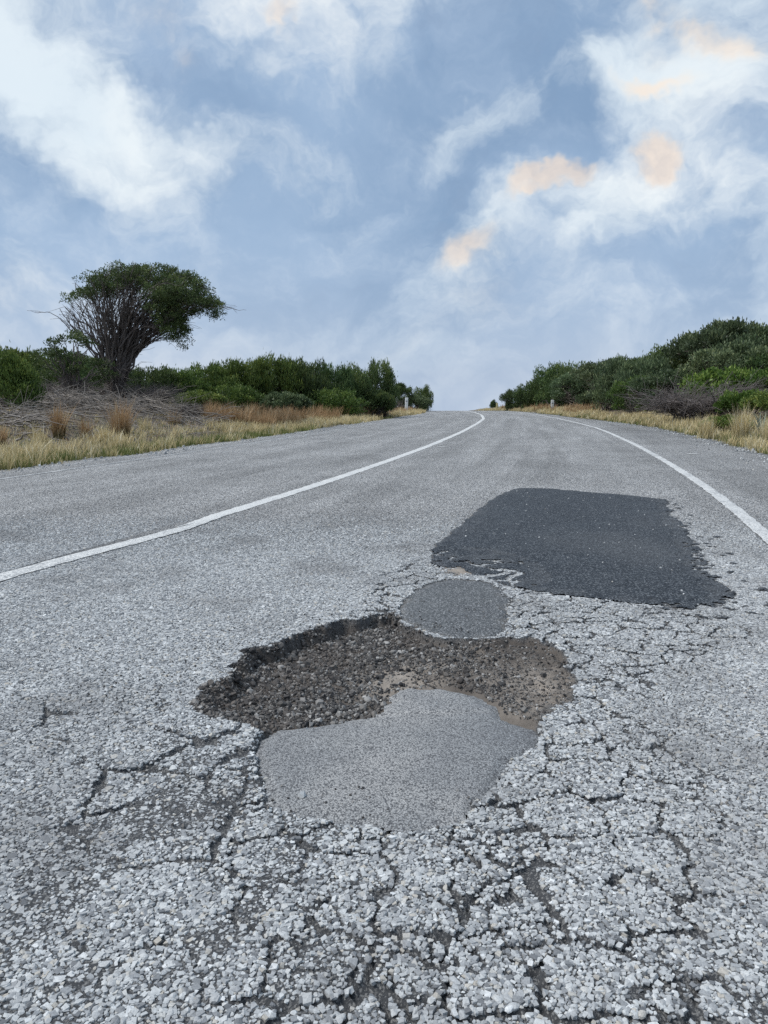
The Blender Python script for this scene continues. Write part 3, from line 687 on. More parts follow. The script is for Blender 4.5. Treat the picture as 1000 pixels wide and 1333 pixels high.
# crumbs of stone shed on the surface round the hole
n = 900; a = rng.uniform(0, 6.28, n); r_ = np.abs(rng.normal(0, .22, n))
cx, cy = .05 + np.cos(a) * (.55 + r_), 1.85 + np.sin(a) * (.5 + r_)
ok = (hole_s(cx, cy) > .005) & (cy > Y0) & (cx > X0) & (cx < X1) & (cy < Y1); cx, cy = cx[ok], cy[ok]
hc, _, _ = road_h(cx, cy); hc = np.where(old_s(cx, cy) < 0, old_top(cx, cy), np.where(mid_s(cx, cy) < 0, .002, hc + .003))
sz = rng.uniform(.0009, .0026, len(cx))
scatter('grit', np.stack([cx, cy, hc + sz * .4], -1), rng.uniform(0, 6.28, (len(cx), 3)), np.repeat(sz[:, None], 3, 1), M['rubble'], 5.0, road, 'small loose grit scattered round the pothole')

# chips carried onto the smooth patches by tyres
n = 520; lx, ly = rng.uniform(-.3, 1.9, n), rng.uniform(1.2, 6.0, n)
a1, a2, a3 = old_s(lx, ly), mid_s(lx, ly), new_s(lx, ly); ls = rng.lognormal(math.log(.0026), .35, n)
lz = np.where(a1 < -.01, old_top(lx, ly), np.where(a2 < -.01, .001, .0095)); ok = (a1 < -.012) | (a2 < -.012) | (a3 < -.02)
ok &= rng.random(n) < np.where(a3 < 0, 1, .8 * np.exp(np.maximum(a1, -1) / .05) + .1)
scatter('loose_chips', np.stack([lx, ly, lz + ls * .3], -1)[ok], rng.uniform(0, 6.28, (n, 3))[ok], np.repeat(ls[:, None], 3, 1)[ok], M['chip'], 11.0, road, 'single pale chips lying on the repair patches')

# stones kicked to the edges of the seal
n = 5200; ey = rng.uniform(6, 26, n); sd_ = rng.random(n) < .5; eo = np.abs(rng.normal(0, .28, n)) - .12
ex = np.where(sd_, LE(ey) + eo, RE(ey) - eo); es = rng.lognormal(math.log(.007), .45, n)
scatter('edge_gravel', np.stack([ex, ey, np.where(eo > 0, 0, land(ex, ey)) + es * .3], -1), rng.uniform(0, 6.28, (n, 3)), np.stack([es, es * .9, es * .7], -1), M['chip'], 8.0, road, 'loose stones along the crumbled edges of the seal')

# ------------------------------------------------------------------ foliage
def leaves(C, N, L, Wd, rnd, bend=.12):
    """rhombic leaves at C pointing along N"""
    n = len(C); N = N / (np.linalg.norm(N, axis=1, keepdims=True) + 1e-9)
    S = np.cross(N, rng.normal(size=(n, 3))); S /= np.linalg.norm(S, axis=1, keepdims=True) + 1e-9
    U = np.cross(S, N); L = np.broadcast_to(L, n)[:, None]; Wd = np.broadcast_to(Wd, n)[:, None]
    V = np.stack([C, C + N * L * .5 + S * Wd * .5, C + N * L + U * L * bend, C + N * L * .5 - S * Wd * .5], 1).reshape(-1, 3)
    return V, np.arange(4 * n).reshape(-1, 4), np.repeat(rnd, 4)
def lobe_leaves(lobes, per, L, Wd, up=.6, fill=.35, flatz=.8):
    Cs, Ns, Rs = [], [], []
    for (c, r) in lobes:
        k = int(per * (r / .35) ** 2)
        d = rng.normal(size=(k, 3)); d[:, 2] = d[:, 2] * .8 + .35; d /= np.linalg.norm(d, axis=1, keepdims=True)
        rad = r * np.where(rng.random(k) < fill, rng.uniform(.2, .8, k), rng.uniform(.78, 1.08, k))
        # sprigs: group leaves round a few shoots so that the outline is uneven
        sh = rng.normal(size=(max(6, k // 14), 3)); sh[:, 2] = sh[:, 2] * .8 + .3; sh /= np.linalg.norm(sh, axis=1, keepdims=True)
        pick = rng.integers(0, len(sh), k); g = rng.random(k) < .6
        d[g] = sh[pick[g]] + rng.normal(0, .12, (g.sum(), 3)); rad[g] *= rng.uniform(.95, 1.18, g.sum())
        p = np.asarray(c) + d * rad[:, None] * np.array([1, 1, flatz])
        Cs.append(p); Ns.append(d * .6 + np.array([0, 0, up]) + rng.normal(0, .45, (k, 3)))
        tone = rng.uniform(-.16, .16)
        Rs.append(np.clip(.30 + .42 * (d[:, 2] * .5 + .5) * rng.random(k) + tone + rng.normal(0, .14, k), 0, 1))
    C = np.concatenate(Cs); N = np.concatenate(Ns); Rr = np.concatenate(Rs); n = len(C)
    return leaves(C, N, L * rng.uniform(.6, 1.35, n), Wd * rng.uniform(.7, 1.3, n), Rr)
def curve_chain(a, b, r0, r1, n=7, sag=.15, wig=.05):
    t = np.linspace(0, 1, n)[:, None]; a = np.asarray(a, float); b = np.asarray(b, float)
    mid = a * .5 + b * .5 + np.array([(a[0] - b[0]) * sag, (a[1] - b[1]) * sag, np.linalg.norm(b - a) * sag])
    P = (1 - t) ** 2 * a + 2 * t * (1 - t) * mid + t * t * b
    P[1:-1] += rng.normal(0, wig * np.linalg.norm(b - a) * .3, (n - 2, 3))
    return P, np.linspace(r0, r1, n)
def make_shrub(kind):
    """unit shrub, about 1 m in radius and 1 m tall -> (crown mesh, stem mesh)"""
    lobes, chains = [], []
    if kind == 'round':
        for i in range(30):
            a = rng.uniform(0, 6.28); e = rng.uniform(.0, 1.0); rr = (1 - .8 * e ** 2.6) * rng.uniform(.35, .85)
            c = np.array([math.cos(a) * rr, math.sin(a) * rr, .22 + .60 * e + rng.uniform(-.06, .08)]); lobes.append((c, rng.uniform(.17, .30)))
        V, Qd, r = lobe_leaves(lobes, 1250, .062, .025, up=.75)
    elif kind == 'head':
        for i in range(46):
            z = rng.uniform(.18, .93); a = rng.uniform(0, 6.28); rr = math.sqrt(max(.02, 1 - ((z - .58) / .46) ** 2)) * rng.uniform(.35, .82)
            lobes.append((np.array([math.cos(a) * rr, math.sin(a) * rr, z - .08]), rng.uniform(.16, .27)))
        V, Qd, r = lobe_leaves(lobes, 1000, .060, .025, up=.6)
    elif kind == 'upright':
        for i in range(44):
            a = rng.uniform(0, 6.28); rr = math.sqrt(rng.random()) * .88; top = .86 * (1 - (rr / .98) ** 4) ** .5 + rng.uniform(-.10, .10)
            for zz in np.arange(.15 + rng.random() * .15, top, .26): lobes.append((np.array([math.cos(a) * rr, math.sin(a) * rr, zz]), rng.uniform(.13, .21)))
        V, Qd, r = lobe_leaves(lobes, 760, .070, .024, up=.95, flatz=1.0)
    elif kind == 'layered':
        for i in range(34):
            a = rng.uniform(0, 6.28); rr = rng.uniform(.0, .95); zz = .50 + .40 * math.sqrt(max(0, 1 - rr ** 2)) + rng.uniform(-.12, .05)
            lobes.append((np.array([math.cos(a) * rr + .12 * zz, math.sin(a) * rr, zz]), rng.uniform(.16, .28)))
        for i in range(12):
            a = rng.uniform(0, 6.28); lobes.append((np.array([math.cos(a) * .75, math.sin(a) * .75, rng.uniform(.25, .5)]), rng.uniform(.1, .2)))
        V, Qd, r = lobe_leaves(lobes, 1250, .058, .027, up=.5, flatz=.6)
    elif kind == 'low':
        for i in range(36):
            a = rng.uniform(0, 6.28); rr = math.sqrt(rng.random()) * .9; zz = .25 + .5 * math.sqrt(max(0, 1 - rr ** 2)) * rng.uniform(.7, 1.05)
            lobes.append((np.array([math.cos(a) * rr, math.sin(a) * rr, zz]), rng.uniform(.16, .27)))
        V, Qd, r = lobe_leaves(lobes, 900, .080, .040, up=.55, flatz=.7)
    elif kind == 'bare':
        for i in range(26):
            a = rng.uniform(0, 6.28); rr = rng.uniform(.3, 1.0); b0 = np.array([rng.normal(0, .12), rng.normal(0, .12), 0])
            e = np.array([math.cos(a) * rr - .25, math.sin(a) * rr, .22 + .55 * math.sqrt(max(0, 1 - (rr * .9) ** 2)) * rng.uniform(.6, 1)])
            P, rd = curve_chain(b0, e, .022, .006, 9, .16, .10); chains.append((P, rd))
            for j in range(13):
                q = P[rng.integers(3, 9)]; dd = (e - b0) * .35 + rng.normal(0, .28, 3); dd[2] = abs(dd[2]) * .5 + .02
                P2, r2 = curve_chain(q, q + dd * .8, .008, .0035, 5, .1, .14); chains.append((P2, r2))
                for m in range(4):
                    q2 = P2[rng.integers(1, 5)]; d3 = dd * .35 + rng.normal(0, .14, 3); chains.append(curve_chain(q2, q2 + d3, .0045, .0022, 3, .1, .1))
        for i in range(7): lobes.append((np.array([rng.uniform(-.6, .6), rng.uniform(-.6, .6), rng.uniform(.6, .95)]), rng.uniform(.08, .15)))
        V, Qd, r = lobe_leaves(lobes, 260, .05, .02, up=.6)
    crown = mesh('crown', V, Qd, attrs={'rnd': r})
    if kind != 'bare':
        base_pts = [np.array([rng.normal(0, .10), rng.normal(0, .10), -.05]) for _ in range(7)]
        for c, rr in lobes[::1 if kind == 'layered' else 2]:
            b0 = base_pts[rng.integers(0, 7)]; P, rd = curve_chain(b0, c, rng.uniform(.014, .026), .005, 7, .12, .12); chains.append((P, rd))
            for m in range(3):
                q = P[rng.integers(2, 6)]; w_ = q + rng.normal(0, .16, 3) + (c - b0) * .2; w_[2] = min(w_[2], c[2]); chains.append(curve_chain(q, w_, .006, .003, 4, .0, .1))
        if kind in ('layered', 'round'):
            for i in range(26):                                  # bare outer stems low on the bush
                a = rng.uniform(0, 6.28); b0 = base_pts[rng.integers(0, 7)]
                chains.append(curve_chain(b0, np.array([math.cos(a) * rng.uniform(.5, .92), math.sin(a) * rng.uniform(.5, .92), rng.uniform(.3, .6)]), .013, .004, 6, -.02, .16))
    V, Qd = tubes(chains, 4)
    return crown, mesh('stem', V, Qd, smooth=True)
PROTO = {k: [make_shrub(k) for _ in range(n)] for k, n in (('round', 2), ('upright', 3), ('layered', 3), ('low', 2), ('bare', 2), ('head', 2))}
_used = {}
_pm = {}
def with_mat(me, m):
    key = (me.name, m.name)
    if key not in _pm:
        c = me if not me.materials else me.copy()
        c.materials.clear(); c.materials.append(m); _pm[key] = c
    return _pm[key]
def shrub(u, vtop, D, wpx, kind, mat, label, group, name='coastal_shrub', depth=1.0, lift=0.0):
    """placed at forward distance D, where its top and width were measured"""
    top = at(u, vtop, D); x, y = top[0], D
    z = float(land(x, y)) + lift; hgt = max(.35, top[2] - z) * 1.03; w = wpx / 1000 * D / 2 * (1.0 if kind == 'bare' else 1.42 if kind == 'layered' else 1.25)
    k = _used.get(kind, 0); _used[kind] = k + 1
    cm, stm = PROTO[kind][k % len(PROTO[kind])]
    e = obj(name, None, loc=(x, y, z - .05), rot=(0, 0, k * 2.1 + u * .01)); e.scale = (w, w * depth, hgt)
    if depth != 1.0: e.rotation_euler = (0, 0, math.pi * (k % 2))
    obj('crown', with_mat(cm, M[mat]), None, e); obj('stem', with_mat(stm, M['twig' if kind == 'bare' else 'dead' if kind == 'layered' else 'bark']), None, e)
    tag(e, label, 'shrub', group); return e
GL, GR = 'scrub along the far side verge', 'scrub on the bank beside the shoulder'
LEFT = [
    (10, 462, 15.5, 75, 'round', 'leaf_row', 'bright green rounded bush cut by the picture edge beside the dead branches'),
    (0, 452, 25, 90, 'upright', 'leaf_row', 'feathery green shrub behind the bright rounded bush at the picture edge'),
    (48, 455, 26, 80, 'upright', 'leaf_row', 'feathery shrub behind the small flat topped tree, on its outer side'),
    (95, 462, 25, 85, 'round', 'leaf_dark', 'dark shrub directly behind the small flat topped tree'),
    (135, 470, 24, 70, 'round', 'leaf_dark', 'dark shrub behind the windswept tree trunk, on the side of the dead branches'),
    (198, 476, 23.5, 62, 'upright', 'leaf_dark', 'dark shrub just behind the overhanging side of the windswept tree'),
    (235, 480, 24.5, 62, 'upright', 'leaf_row', 'first shrub of the row beyond the windswept tree, low and feathery'),
    (272, 473, 26, 66, 'upright', 'leaf_row', 'second shrub of the row beyond the windswept tree'),
    (312, 467, 27, 70, 'upright', 'leaf_row', 'third shrub of the row beyond the windswept tree, tall and spiky'),
    (352, 464, 27.5, 70, 'upright', 'leaf_row', 'fourth and tallest shrub of the row beyond the windswept tree'),
    (392, 467, 28.5, 66, 'upright', 'leaf_dark', 'fifth shrub of the row beyond the windswept tree, dark in front'),
    (430, 474, 29.5, 60, 'upright', 'leaf_dark', 'sixth shrub of the row, between the tall spiky shrubs and the round headed one'),
    (462, 477, 30.5, 46, 'head', 'leaf_dark', 'seventh shrub of the row, just before the round headed one'),
    (494, 470, 32, 40, 'head', 'leaf_dark', 'round headed shrub standing tall at the end of the far side row'),
    (370, 506, 25, 52, 'low', 'leaf_grey', 'small pale grey green bush in front of the tall spiky row'),
    (256, 505, 23, 56, 'low', 'leaf_row', 'low dark bush at the foot of the row next to the fallen branches'),
    (300, 500, 25, 70, 'upright', 'leaf_row', 'low bush under the third shrub of the row'),
    (430, 505, 28, 76, 'upright', 'leaf_row', 'low bush under the fifth and sixth shrubs of the row'),
    (488, 503, 30.5, 44, 'low', 'leaf_dark', 'low dark bush at the foot of the round headed shrub'),
    (501, 510, 31, 18, 'low', 'leaf_lime', 'small yellow green bush beside the bare twigs near the white guide post'),
    (520, 502, 45, 26, 'layered', 'leaf_dark', 'dark flat shrub just behind the far side guide post'),
    (550, 503, 50, 24, 'head', 'leaf_dark', 'last flat headed shrub before the crest on the far side'),
    (540, 512, 47, 34, 'low', 'leaf_grey', 'low green shrub between the guide post and the last flat headed shrub'),
]
for a in LEFT: shrub(*a, GL)
RIGHT = [
    (643, 521, 62, 9, 'round', 'leaf_dark', 'tiny far bush by the yellowish post at the crest'),
    (670, 507, 52, 32, 'head', 'leaf_dark', 'low dark shrub at the far end of the bank, next to the crest'),
    (692, 499, 49, 38, 'head', 'leaf_dark', 'dark shrub in front of the crest, before the domed purple brown one'),
    (724, 474, 47, 54, 'head', 'leaf_dark', 'tall domed dark shrub behind the guide post on the shoulder side'),
    (760, 488, 43, 60, 'layered', 'leaf_grey', 'grey green shrub next to the domed dark shrub'),
    (706, 488, 50, 40, 'head', 'leaf_dark', 'dark shrub filling the dip on the crest side of the domed dark shrub'),
    (748, 479, 45, 52, 'head', 'leaf_dark', 'dark shrub close against the domed dark shrub, on its uphill side'),
    (778, 475, 42, 60, 'head', 'leaf_grey', 'rounded shrub behind the low green bush nearest the guide post'),
    (885, 452, 33, 78, 'head', 'leaf_dark', 'rounded dark shrub on the skyline below the highest grey crown'),
    (800, 470, 38, 72, 'layered', 'leaf_grey', 'grey green rounded shrub, behind the middle of the bank'),
    (820, 463, 33, 70, 'upright', 'leaf_grey', 'feathery grey green shrub standing above the green ledge of leaves'),
    (790, 503, 35, 56, 'low', 'leaf_grey', 'low green bush in front of the grey green shrubs, nearest the guide post'),
    (846, 466, 31, 70, 'upright', 'leaf_grey', 'second feathery grey green shrub, on the uphill side'),
    (838, 494, 28, 58, 'layered', 'leaf_row', 'flat bright green ledge of leaves over dark bare stems'),
    (868, 462, 34, 76, 'layered', 'leaf_dark', 'flat topped shrub on the skyline behind the bare purple grey bush'),
    (905, 456, 32, 80, 'layered', 'leaf_dark', 'wide flat shrub on the skyline, below the highest crowns'),
    (880, 486, 27, 80, 'layered', 'leaf_grey', 'dark grey green shrub just behind the bare purple grey bush'),
    (940, 426, 30, 88, 'layered', 'leaf_grey', 'highest grey leaved crown on the skyline of the bank'),
    (1000, 430, 29, 84, 'layered', 'leaf_grey', 'high grey leaved crown cut by the picture edge'),
    (968, 452, 26, 90, 'layered', 'leaf_grey', 'crown with pale twisted stems below the highest skyline crowns'),
    (1030, 455, 25, 90, 'layered', 'leaf_dark', 'dark crown beyond the pale twisted stems, half out of the picture'),
    (892, 494, 20.5, 128, 'bare', 'leaf_grey', 'large leafless purple grey bush of arching twigs behind the dry grass'),
    (938, 516, 20, 56, 'bare', 'leaf_grey', 'smaller leafless purple grey bush beside the low bright leaves'),
    (950, 472, 23, 84, 'low', 'leaf_lime', 'wide yellow green bush above the leafless bushes'),
    (1005, 474, 22, 84, 'low', 'leaf_lime', 'yellow green bush cut by the picture edge above the grey spiky leaves'),
    (975, 502, 19, 62, 'low', 'leaf_lime', 'bright green bush low on the bank next to the grey spiky leaves'),
    (948, 536, 15.8, 50, 'low', 'leaf_lime', 'low bright green bush at the edge of the dry grass'),
    (1020, 500, 17.5, 70, 'low', 'leaf_row', 'green bush at the picture edge behind the bleached tussock'),
]
for a in RIGHT: shrub(*a, GR)

# ------------------------------------------------------------------ the windswept tree, grown towards its crown
def tree_big():
    D = 20.0; s = D / 1000.0                                     # metres per measured pixel at the tree
    bx_, by_ = at(148, 522, D)[0], D
    bz = float(land(bx_, by_)) - .05
    root = obj('windswept_tree', None, loc=(bx_, by_, bz))
    def loc(u, v): p = at(u, v, D); return p[0] - bx_, p[2] - bz
    crown_px = np.array([(68, 408), (85, 385), (112, 374), (150, 357), (185, 350), (218, 350), (250, 360), (270, 378), (285, 398), (283, 412), (266, 414), (248, 409), (238, 418), (243, 432), (238, 450), (226, 460), (216, 476), (204, 482), (196, 470), (186, 440), (160, 425), (130, 430), (105, 438), (88, 424)])
    CP = np.array([loc(*p) for p in crown_px])
    pts = []
    while len(pts) < 1500:
        x, z = rng.uniform(CP[:, 0].min(), CP[:, 0].max()), rng.uniform(CP[:, 1].min(), CP[:, 1].max())
        sd_ = sdf(CP, np.array([x]), np.array([z]))[0]
        if sd_ > -.02: continue
        ymax = 1.55 * math.sqrt(max(.03, min(1, -sd_ / .75)))
        pts.append((x, rng.uniform(-ymax, ymax), z))
    pts = np.array(pts)
    # a short bole, then a fan of many thin stems
    topz = lambda x: np.interp(x, CP[:9, 0], CP[:9, 1])
    z_f = loc(150, 498)[1]
    ch = [(np.array([[.02, 0, -.1], [.0, 0, z_f * .35], [.03, 0, z_f * .8], [.05, 0, z_f * 1.1]]), np.array([.17, .12, .10, .07]))]
    for _ in range(3): ch.append(curve_chain((rng.normal(0, .05), rng.normal(0, .05), 0), (rng.normal(0, .2), rng.normal(0, .2), z_f * 1.2), .07, .045, 7, .02, .10))
    twigs = []; tipsP = []
    order = rng.permutation(len(pts))[:135]
    for i in order:
        e = pts[i].copy(); e[2] = e[2] * .75 + .25 * topz(e[0])
        b0 = np.array([rng.normal(.02, .05) + .06 * e[0], rng.normal(0, .06), z_f * rng.uniform(.55, 1.25)])
        P, rd = curve_chain(b0, e, rng.uniform(.018, .034), .007, 11, .10 if e[0] < .8 else .20, .06); P[:, 2] = np.minimum(P[:, 2], topz(P[:, 0]) - .05); ch.append((P, rd))
        for _ in range(5):
            j = rng.integers(4, 11); d = (P[j] - P[j - 1]); d = d / np.linalg.norm(d)
            q = P[j] + (d + rng.normal(0, .38, 3) + np.array([0, 0, .1])) * rng.uniform(.2, .5); q[2] = min(q[2], topz(q[0]) - .02); P2, r2 = curve_chain(P[j], q, .009, .004, 5, .06, .12); ch.append((P2, r2)); tipsP.append(q)
            for _ in range(3):
                m = P2[rng.integers(1, 5)]; w_ = m + (d + rng.normal(0, .5, 3)) * rng.uniform(.12, .28); w_[2] = min(w_[2], topz(w_[0]) + .03); twigs.append(curve_chain(m, w_, .0055, .003, 4, .06, .12))
        tipsP.append(e)
    V, Qd = tubes(ch, 5)
    obj('trunk', mesh('trunk', V, Qd, smooth=True), M['bark'], root)
    for _ in range(330):                                          # dead skirt round the stems
        q = np.array([rng.normal(0.05, .12), rng.normal(0, .12), rng.uniform(.1, z_f * 1.8)]); e = q + np.array([rng.normal(0.05, .32), rng.normal(0, .3), rng.uniform(-.25, .25)]); twigs.append(curve_chain(q, e, .006, .003, 5, .1, .14))
    V, Qd = tubes(twigs, 3); obj('twigs', mesh('twigs', V, Qd), M['twig'], root)
    # leaves in the outer shell: dense over the top and the lee side, thin to windward
    cand = np.concatenate([pts, np.array(tipsP)]); px, pz = cand[:, 0], cand[:, 2]
    sdc = sdf(CP, px, pz); xr_ = (px - CP[:, 0].min()) / np.ptp(CP[:, 0]); under = topz(px) - pz
    band = .13 + .20 * sstep(.12, .40, xr_) + 1.35 * sstep(.56, .74, xr_)
    prob = sstep(band + .28, band - .10, under) * (.14 + .86 * sstep(.06, .30, xr_)) * np.where(sdc < .05, 1, 0)
    sel = np.where(rng.random(len(cand)) < prob * .56)[0]
    lobes = [(cand[i] + rng.normal(0, .03, 3), rng.uniform(.10, .19)) for i in sel]
    V, Qd, rr = lobe_leaves(lobes, 560, .050, .021, up=.5, flatz=.75)
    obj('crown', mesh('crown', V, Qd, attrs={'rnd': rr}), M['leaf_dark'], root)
    P = pts
    # root plate and exposed roots at the foot
    ch = []
    for _ in range(46):
        a = rng.uniform(0, 6.28); L = rng.uniform(.3, .95)
        ch.append(curve_chain((rng.normal(0, .06), rng.normal(0, .06), .22), (math.cos(a) * L, math.sin(a) * L * .8, rng.uniform(-.12, .04)), rng.uniform(.02, .05), .008, 7, .10, .10))
    V, Qd = tubes(ch, 5); obj('roots', mesh('roots', V, Qd, smooth=True), M['bark'], root)
    tag(root, 'tall windswept tree with bare fan of stems and crown leaning over', 'tree')
    print('tree', len(P), len(sel))
tree_big()
def tree_small():
    D = 19.0; p = at(97, 515, D); bx_, by_ = p[0], D; bz = float(land(bx_, by_)) - .03
    root = obj('small_tree', None, loc=(bx_, by_, bz)); chains, lobes = [], []
    tops = [(-.62, 455), (-.35, 446), (-.10, 437), (.12, 433), (.30, 437), (.42, 445), (-.45, 462), (.0, 462), (.35, 465), (.6, 470), (-.2, 455), (-.75, 470), (.75, 480), (.2, 478), (-.3, 480), (.5, 490)]
    for x, v in tops:
        z = at(97, v, D)[2] - bz
        for _ in range(2):
            c = np.array([x + rng.normal(0, .06), rng.normal(0, .35), z - .08 + rng.normal(0, .03)]); lobes.append((c, rng.uniform(.14, .22)))
            chains.append(curve_chain((rng.normal(0, .03), rng.normal(0, .03), 0), c, .028, .006, 8, .12, .10))
    V, Qd = tubes(chains, 5); obj('trunk', mesh('trunk', V, Qd, smooth=True), M['bark'], root)
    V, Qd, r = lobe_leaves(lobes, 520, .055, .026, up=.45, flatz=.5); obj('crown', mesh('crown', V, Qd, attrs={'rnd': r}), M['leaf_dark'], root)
    tag(root, 'small flat topped tree with thin trunk next to the windswept tree', 'tree')
tree_small()

# ------------------------------------------------------------------ grasses
def blades(P, H, lean, width, rnd, curl=.5):
    n = len(P); a = rng.uniform(0, 6.28, n); d = np.stack([np.cos(a), np.sin(a), np.zeros(n)], -1) * lean[:, None]
    sdv = np.stack([-np.sin(a + rng.normal(0, .6, n)), np.cos(a), np.zeros(n)], -1)
    V = np.zeros((n, 7, 3)); tip = np.zeros((n, 7)); k = 0
    for t in (0, .38, .74):
        c = P + np.array([0, 0, 1.0]) * (H * (t - .22 * curl * t * t))[:, None] + d * (H * t ** 1.7)[:, None]
        w = (width * (1 - .55 * t))[:, None]
        V[:, k] = c - sdv * w; V[:, k + 1] = c + sdv * w; tip[:, k] = tip[:, k + 1] = t; k += 2
    V[:, 6] = P + np.array([0, 0, 1.0]) * (H * (1 - .22 * curl))[:, None] + d * H[:, None]; tip[:, 6] = 1
    b = np.arange(n)[:, None] * 7
    q = np.concatenate([b + np.array([[0, 1, 3, 2]]), b + np.array([[2, 3, 5, 4]])]); t3 = b + np.array([[4, 5, 6]])
    return V.reshape(-1, 3), q, t3, tip.ravel(), np.repeat(rnd, 7)
def grass(name, side, n_tuft, per, y0, y1, wid, hgt, mat, label, power=1.0, off=0.0, seed=0, dens=None):
    y = y0 + (y1 - y0) * rng.random(n_tuft) ** 1.5
    d = off + np.abs(rng.random(n_tuft)) ** power * wid
    x = (LE(y) - d) if side < 0 else (RE(y) + d)
    m = fbm(x * .8, y * .8, 120 + seed, 3)
    ok = rng.random(n_tuft) < (sstep(.30, .55, m) if dens is None else dens(x, y, d, m)); x, y, d = x[ok], y[ok], d[ok]; m = m[ok]
    k = len(x); hh = hgt * rng.uniform(.55, 1.25, k) * (.75 + .6 * m)
    tone = rng.uniform(-.25, .25, k)
    X = np.repeat(x, per) + rng.normal(0, .05, k * per); Y = np.repeat(y, per) + rng.normal(0, .05, k * per)
    H = np.repeat(hh, per) * rng.uniform(.45, 1.15, k * per); wd = .0022 + .00016 * np.clip(Y, 5, 45)
    P = np.stack([X, Y, land(X, Y) - .01], -1)
    r = np.clip(rng.random(k * per) * .8 + np.repeat(tone, per) + .08, 0, 1)
    V, q, t3, tip, rr = blades(P, H, np.abs(rng.normal(.25, .32, k * per)), wd, r)
    o = obj(name, mesh(name, V, q, t3, {'tip': tip, 'rnd': rr}), M[mat]); tag(o, label, 'grass', kind='stuff'); return o
grass('dry_grass', -1, 3600, 15, 6.0, 58, 1.5, .20, 'straw', 'pale dry grass fringe along the far side of the road', .8, -.06, 1)
grass('dry_grass', 1, 3800, 15, 7.0, 62, 1.5, .22, 'straw', 'pale dry grass fringe along the shoulder', .8, -.05, 2)
grass('dry_grass', 1, 900, 16, 7.5, 18, 3.0, .24, 'straw', 'bleached dry grass spread over the near part of the shoulder bank', 1.0, .6, 3)
grass('green_grass', -1, 1300, 14, 6.0, 30, .5, .12, 'green', 'short green grass at the far road edge', 1.2, .0, 4)
grass('green_grass', 1, 700, 14, 7.0, 40, .9, .13, 'green', 'short green grass at the shoulder edge', 1.2, .0, 5)
grass('green_grass', -1, 900, 10, 7.0, 26, 5.0, .09, 'green', 'sparse low green growth on the far bank', 1.0, .8, 6)
grass('rust_grass', -1, 620, 22, 18, 33, 1.6, .42, 'rust', 'band of tall rusty grass in front of the spiky shrub row', 1.0, .9, 7, dens=lambda x, y, d, m: sstep(.25, .5, m))
grass('rust_grass', 1, 300, 20, 34, 56, 1.2, .40, 'rust', 'rusty tall grass on the bank by the crest', 1.0, .5, 8, dens=lambda x, y, d, m: sstep(.25, .5, m))
grass('rust_grass', -1, 200, 20, 30, 55, .9, .30, 'rust', 'rusty grass on the far bank by the crest', 1.0, .5, 9, dens=lambda x, y, d, m: sstep(.25, .5, m))
grass('bank_grass', -1, 2600, 10, 7.5, 26, 5.5, .16, 'straw', 'thin dry stalks standing over the litter of the far bank', 1.0, 1.2, 10, dens=lambda x, y, d, m: sstep(.36, .58, m))
grass('bank_grass', -1, 900, 8, 8, 26, 5.5, .10, 'rust', 'thin brown stalks in the litter of the far bank', 1.0, 1.0, 11)
def tussock(u, vbase, vtop, D, wpx, mat, label, n=260, lean=.26):
    p = at(u, vbase, D); x = p[0]; z = float(land(x, D)); H0 = max(.25, at(u, vtop, D)[2] - z); w = wpx / 1000 * D / 2 * 1.25
    root = obj('grass_tussock', None, loc=(x, D, z))
    a = rng.uniform(0, 6.28, n); rr = np.sqrt(rng.random(n)) * w * .38
    P = np.stack([np.cos(a) * rr, np.sin(a) * rr, np.full(n, -.02)], -1)
    V, q, t3, tip, rd = blades(P, H0 * np.clip(rng.normal(1.02, .30, n), .3, 1.7), np.abs(rng.normal(lean, .22, n)), np.full(n, .0034), rng.random(n), .2)
    obj('blades', mesh('blades', V, q, t3, {'tip': tip, 'rnd': rd}), M[mat], root)
    tag(root, label, 'grass tussock', 'tall grass tussocks on the banks'); return root
for a in ((78, 578, 536, 12.0, 30, 'rust', 'rusty upright tussock standing alone by the twisted dead branch', 420), (158, 572, 533, 12.6, 46, 'rust', 'wide rusty tussock in front of the windswept tree roots', 560), (112, 574, 545, 12.3, 26, 'rust', 'thin straggly tussock between the two rusty ones', 130),
          (2, 592, 560, 10.3, 26, 'rust', 'rusty tussock at the picture edge below the dead branches', 320), (136, 582, 556, 11.6, 40, 'straw', 'pale tussock before the wide rusty tussock', 220), (275, 556, 524, 19.5, 30, 'rust', 'rusty tussock at the end of the fallen branches', 320),
          (300, 555, 527, 20.5, 40, 'rust', 'rusty tussock with pale tips before the third shrub of the row', 360), (330, 552, 528, 22, 36, 'rust', 'rusty tussock before the fourth shrub of the row', 320),
          (190, 566, 548, 14.5, 34, 'straw', 'pale tussock on the moss below the fallen limbs', 140), (52, 588, 566, 10.8, 40, 'straw', 'pale low tussock in front of the lone rusty tussock', 160), (228, 556, 538, 17.0, 36, 'rust', 'thin rusty tussock below the end of the fallen limbs', 150),
          (965, 566, 540, 13.2, 44, 'straw', 'bleached tussock overhanging the shoulder bank', 520), (920, 560, 546, 14.5, 36, 'straw', 'smaller bleached tussock next to the low bright bush', 320), (1005, 575, 548, 12.0, 50, 'straw', 'bleached tussock cut by the picture edge', 420)):
    tussock(*a[:7], n=a[7])
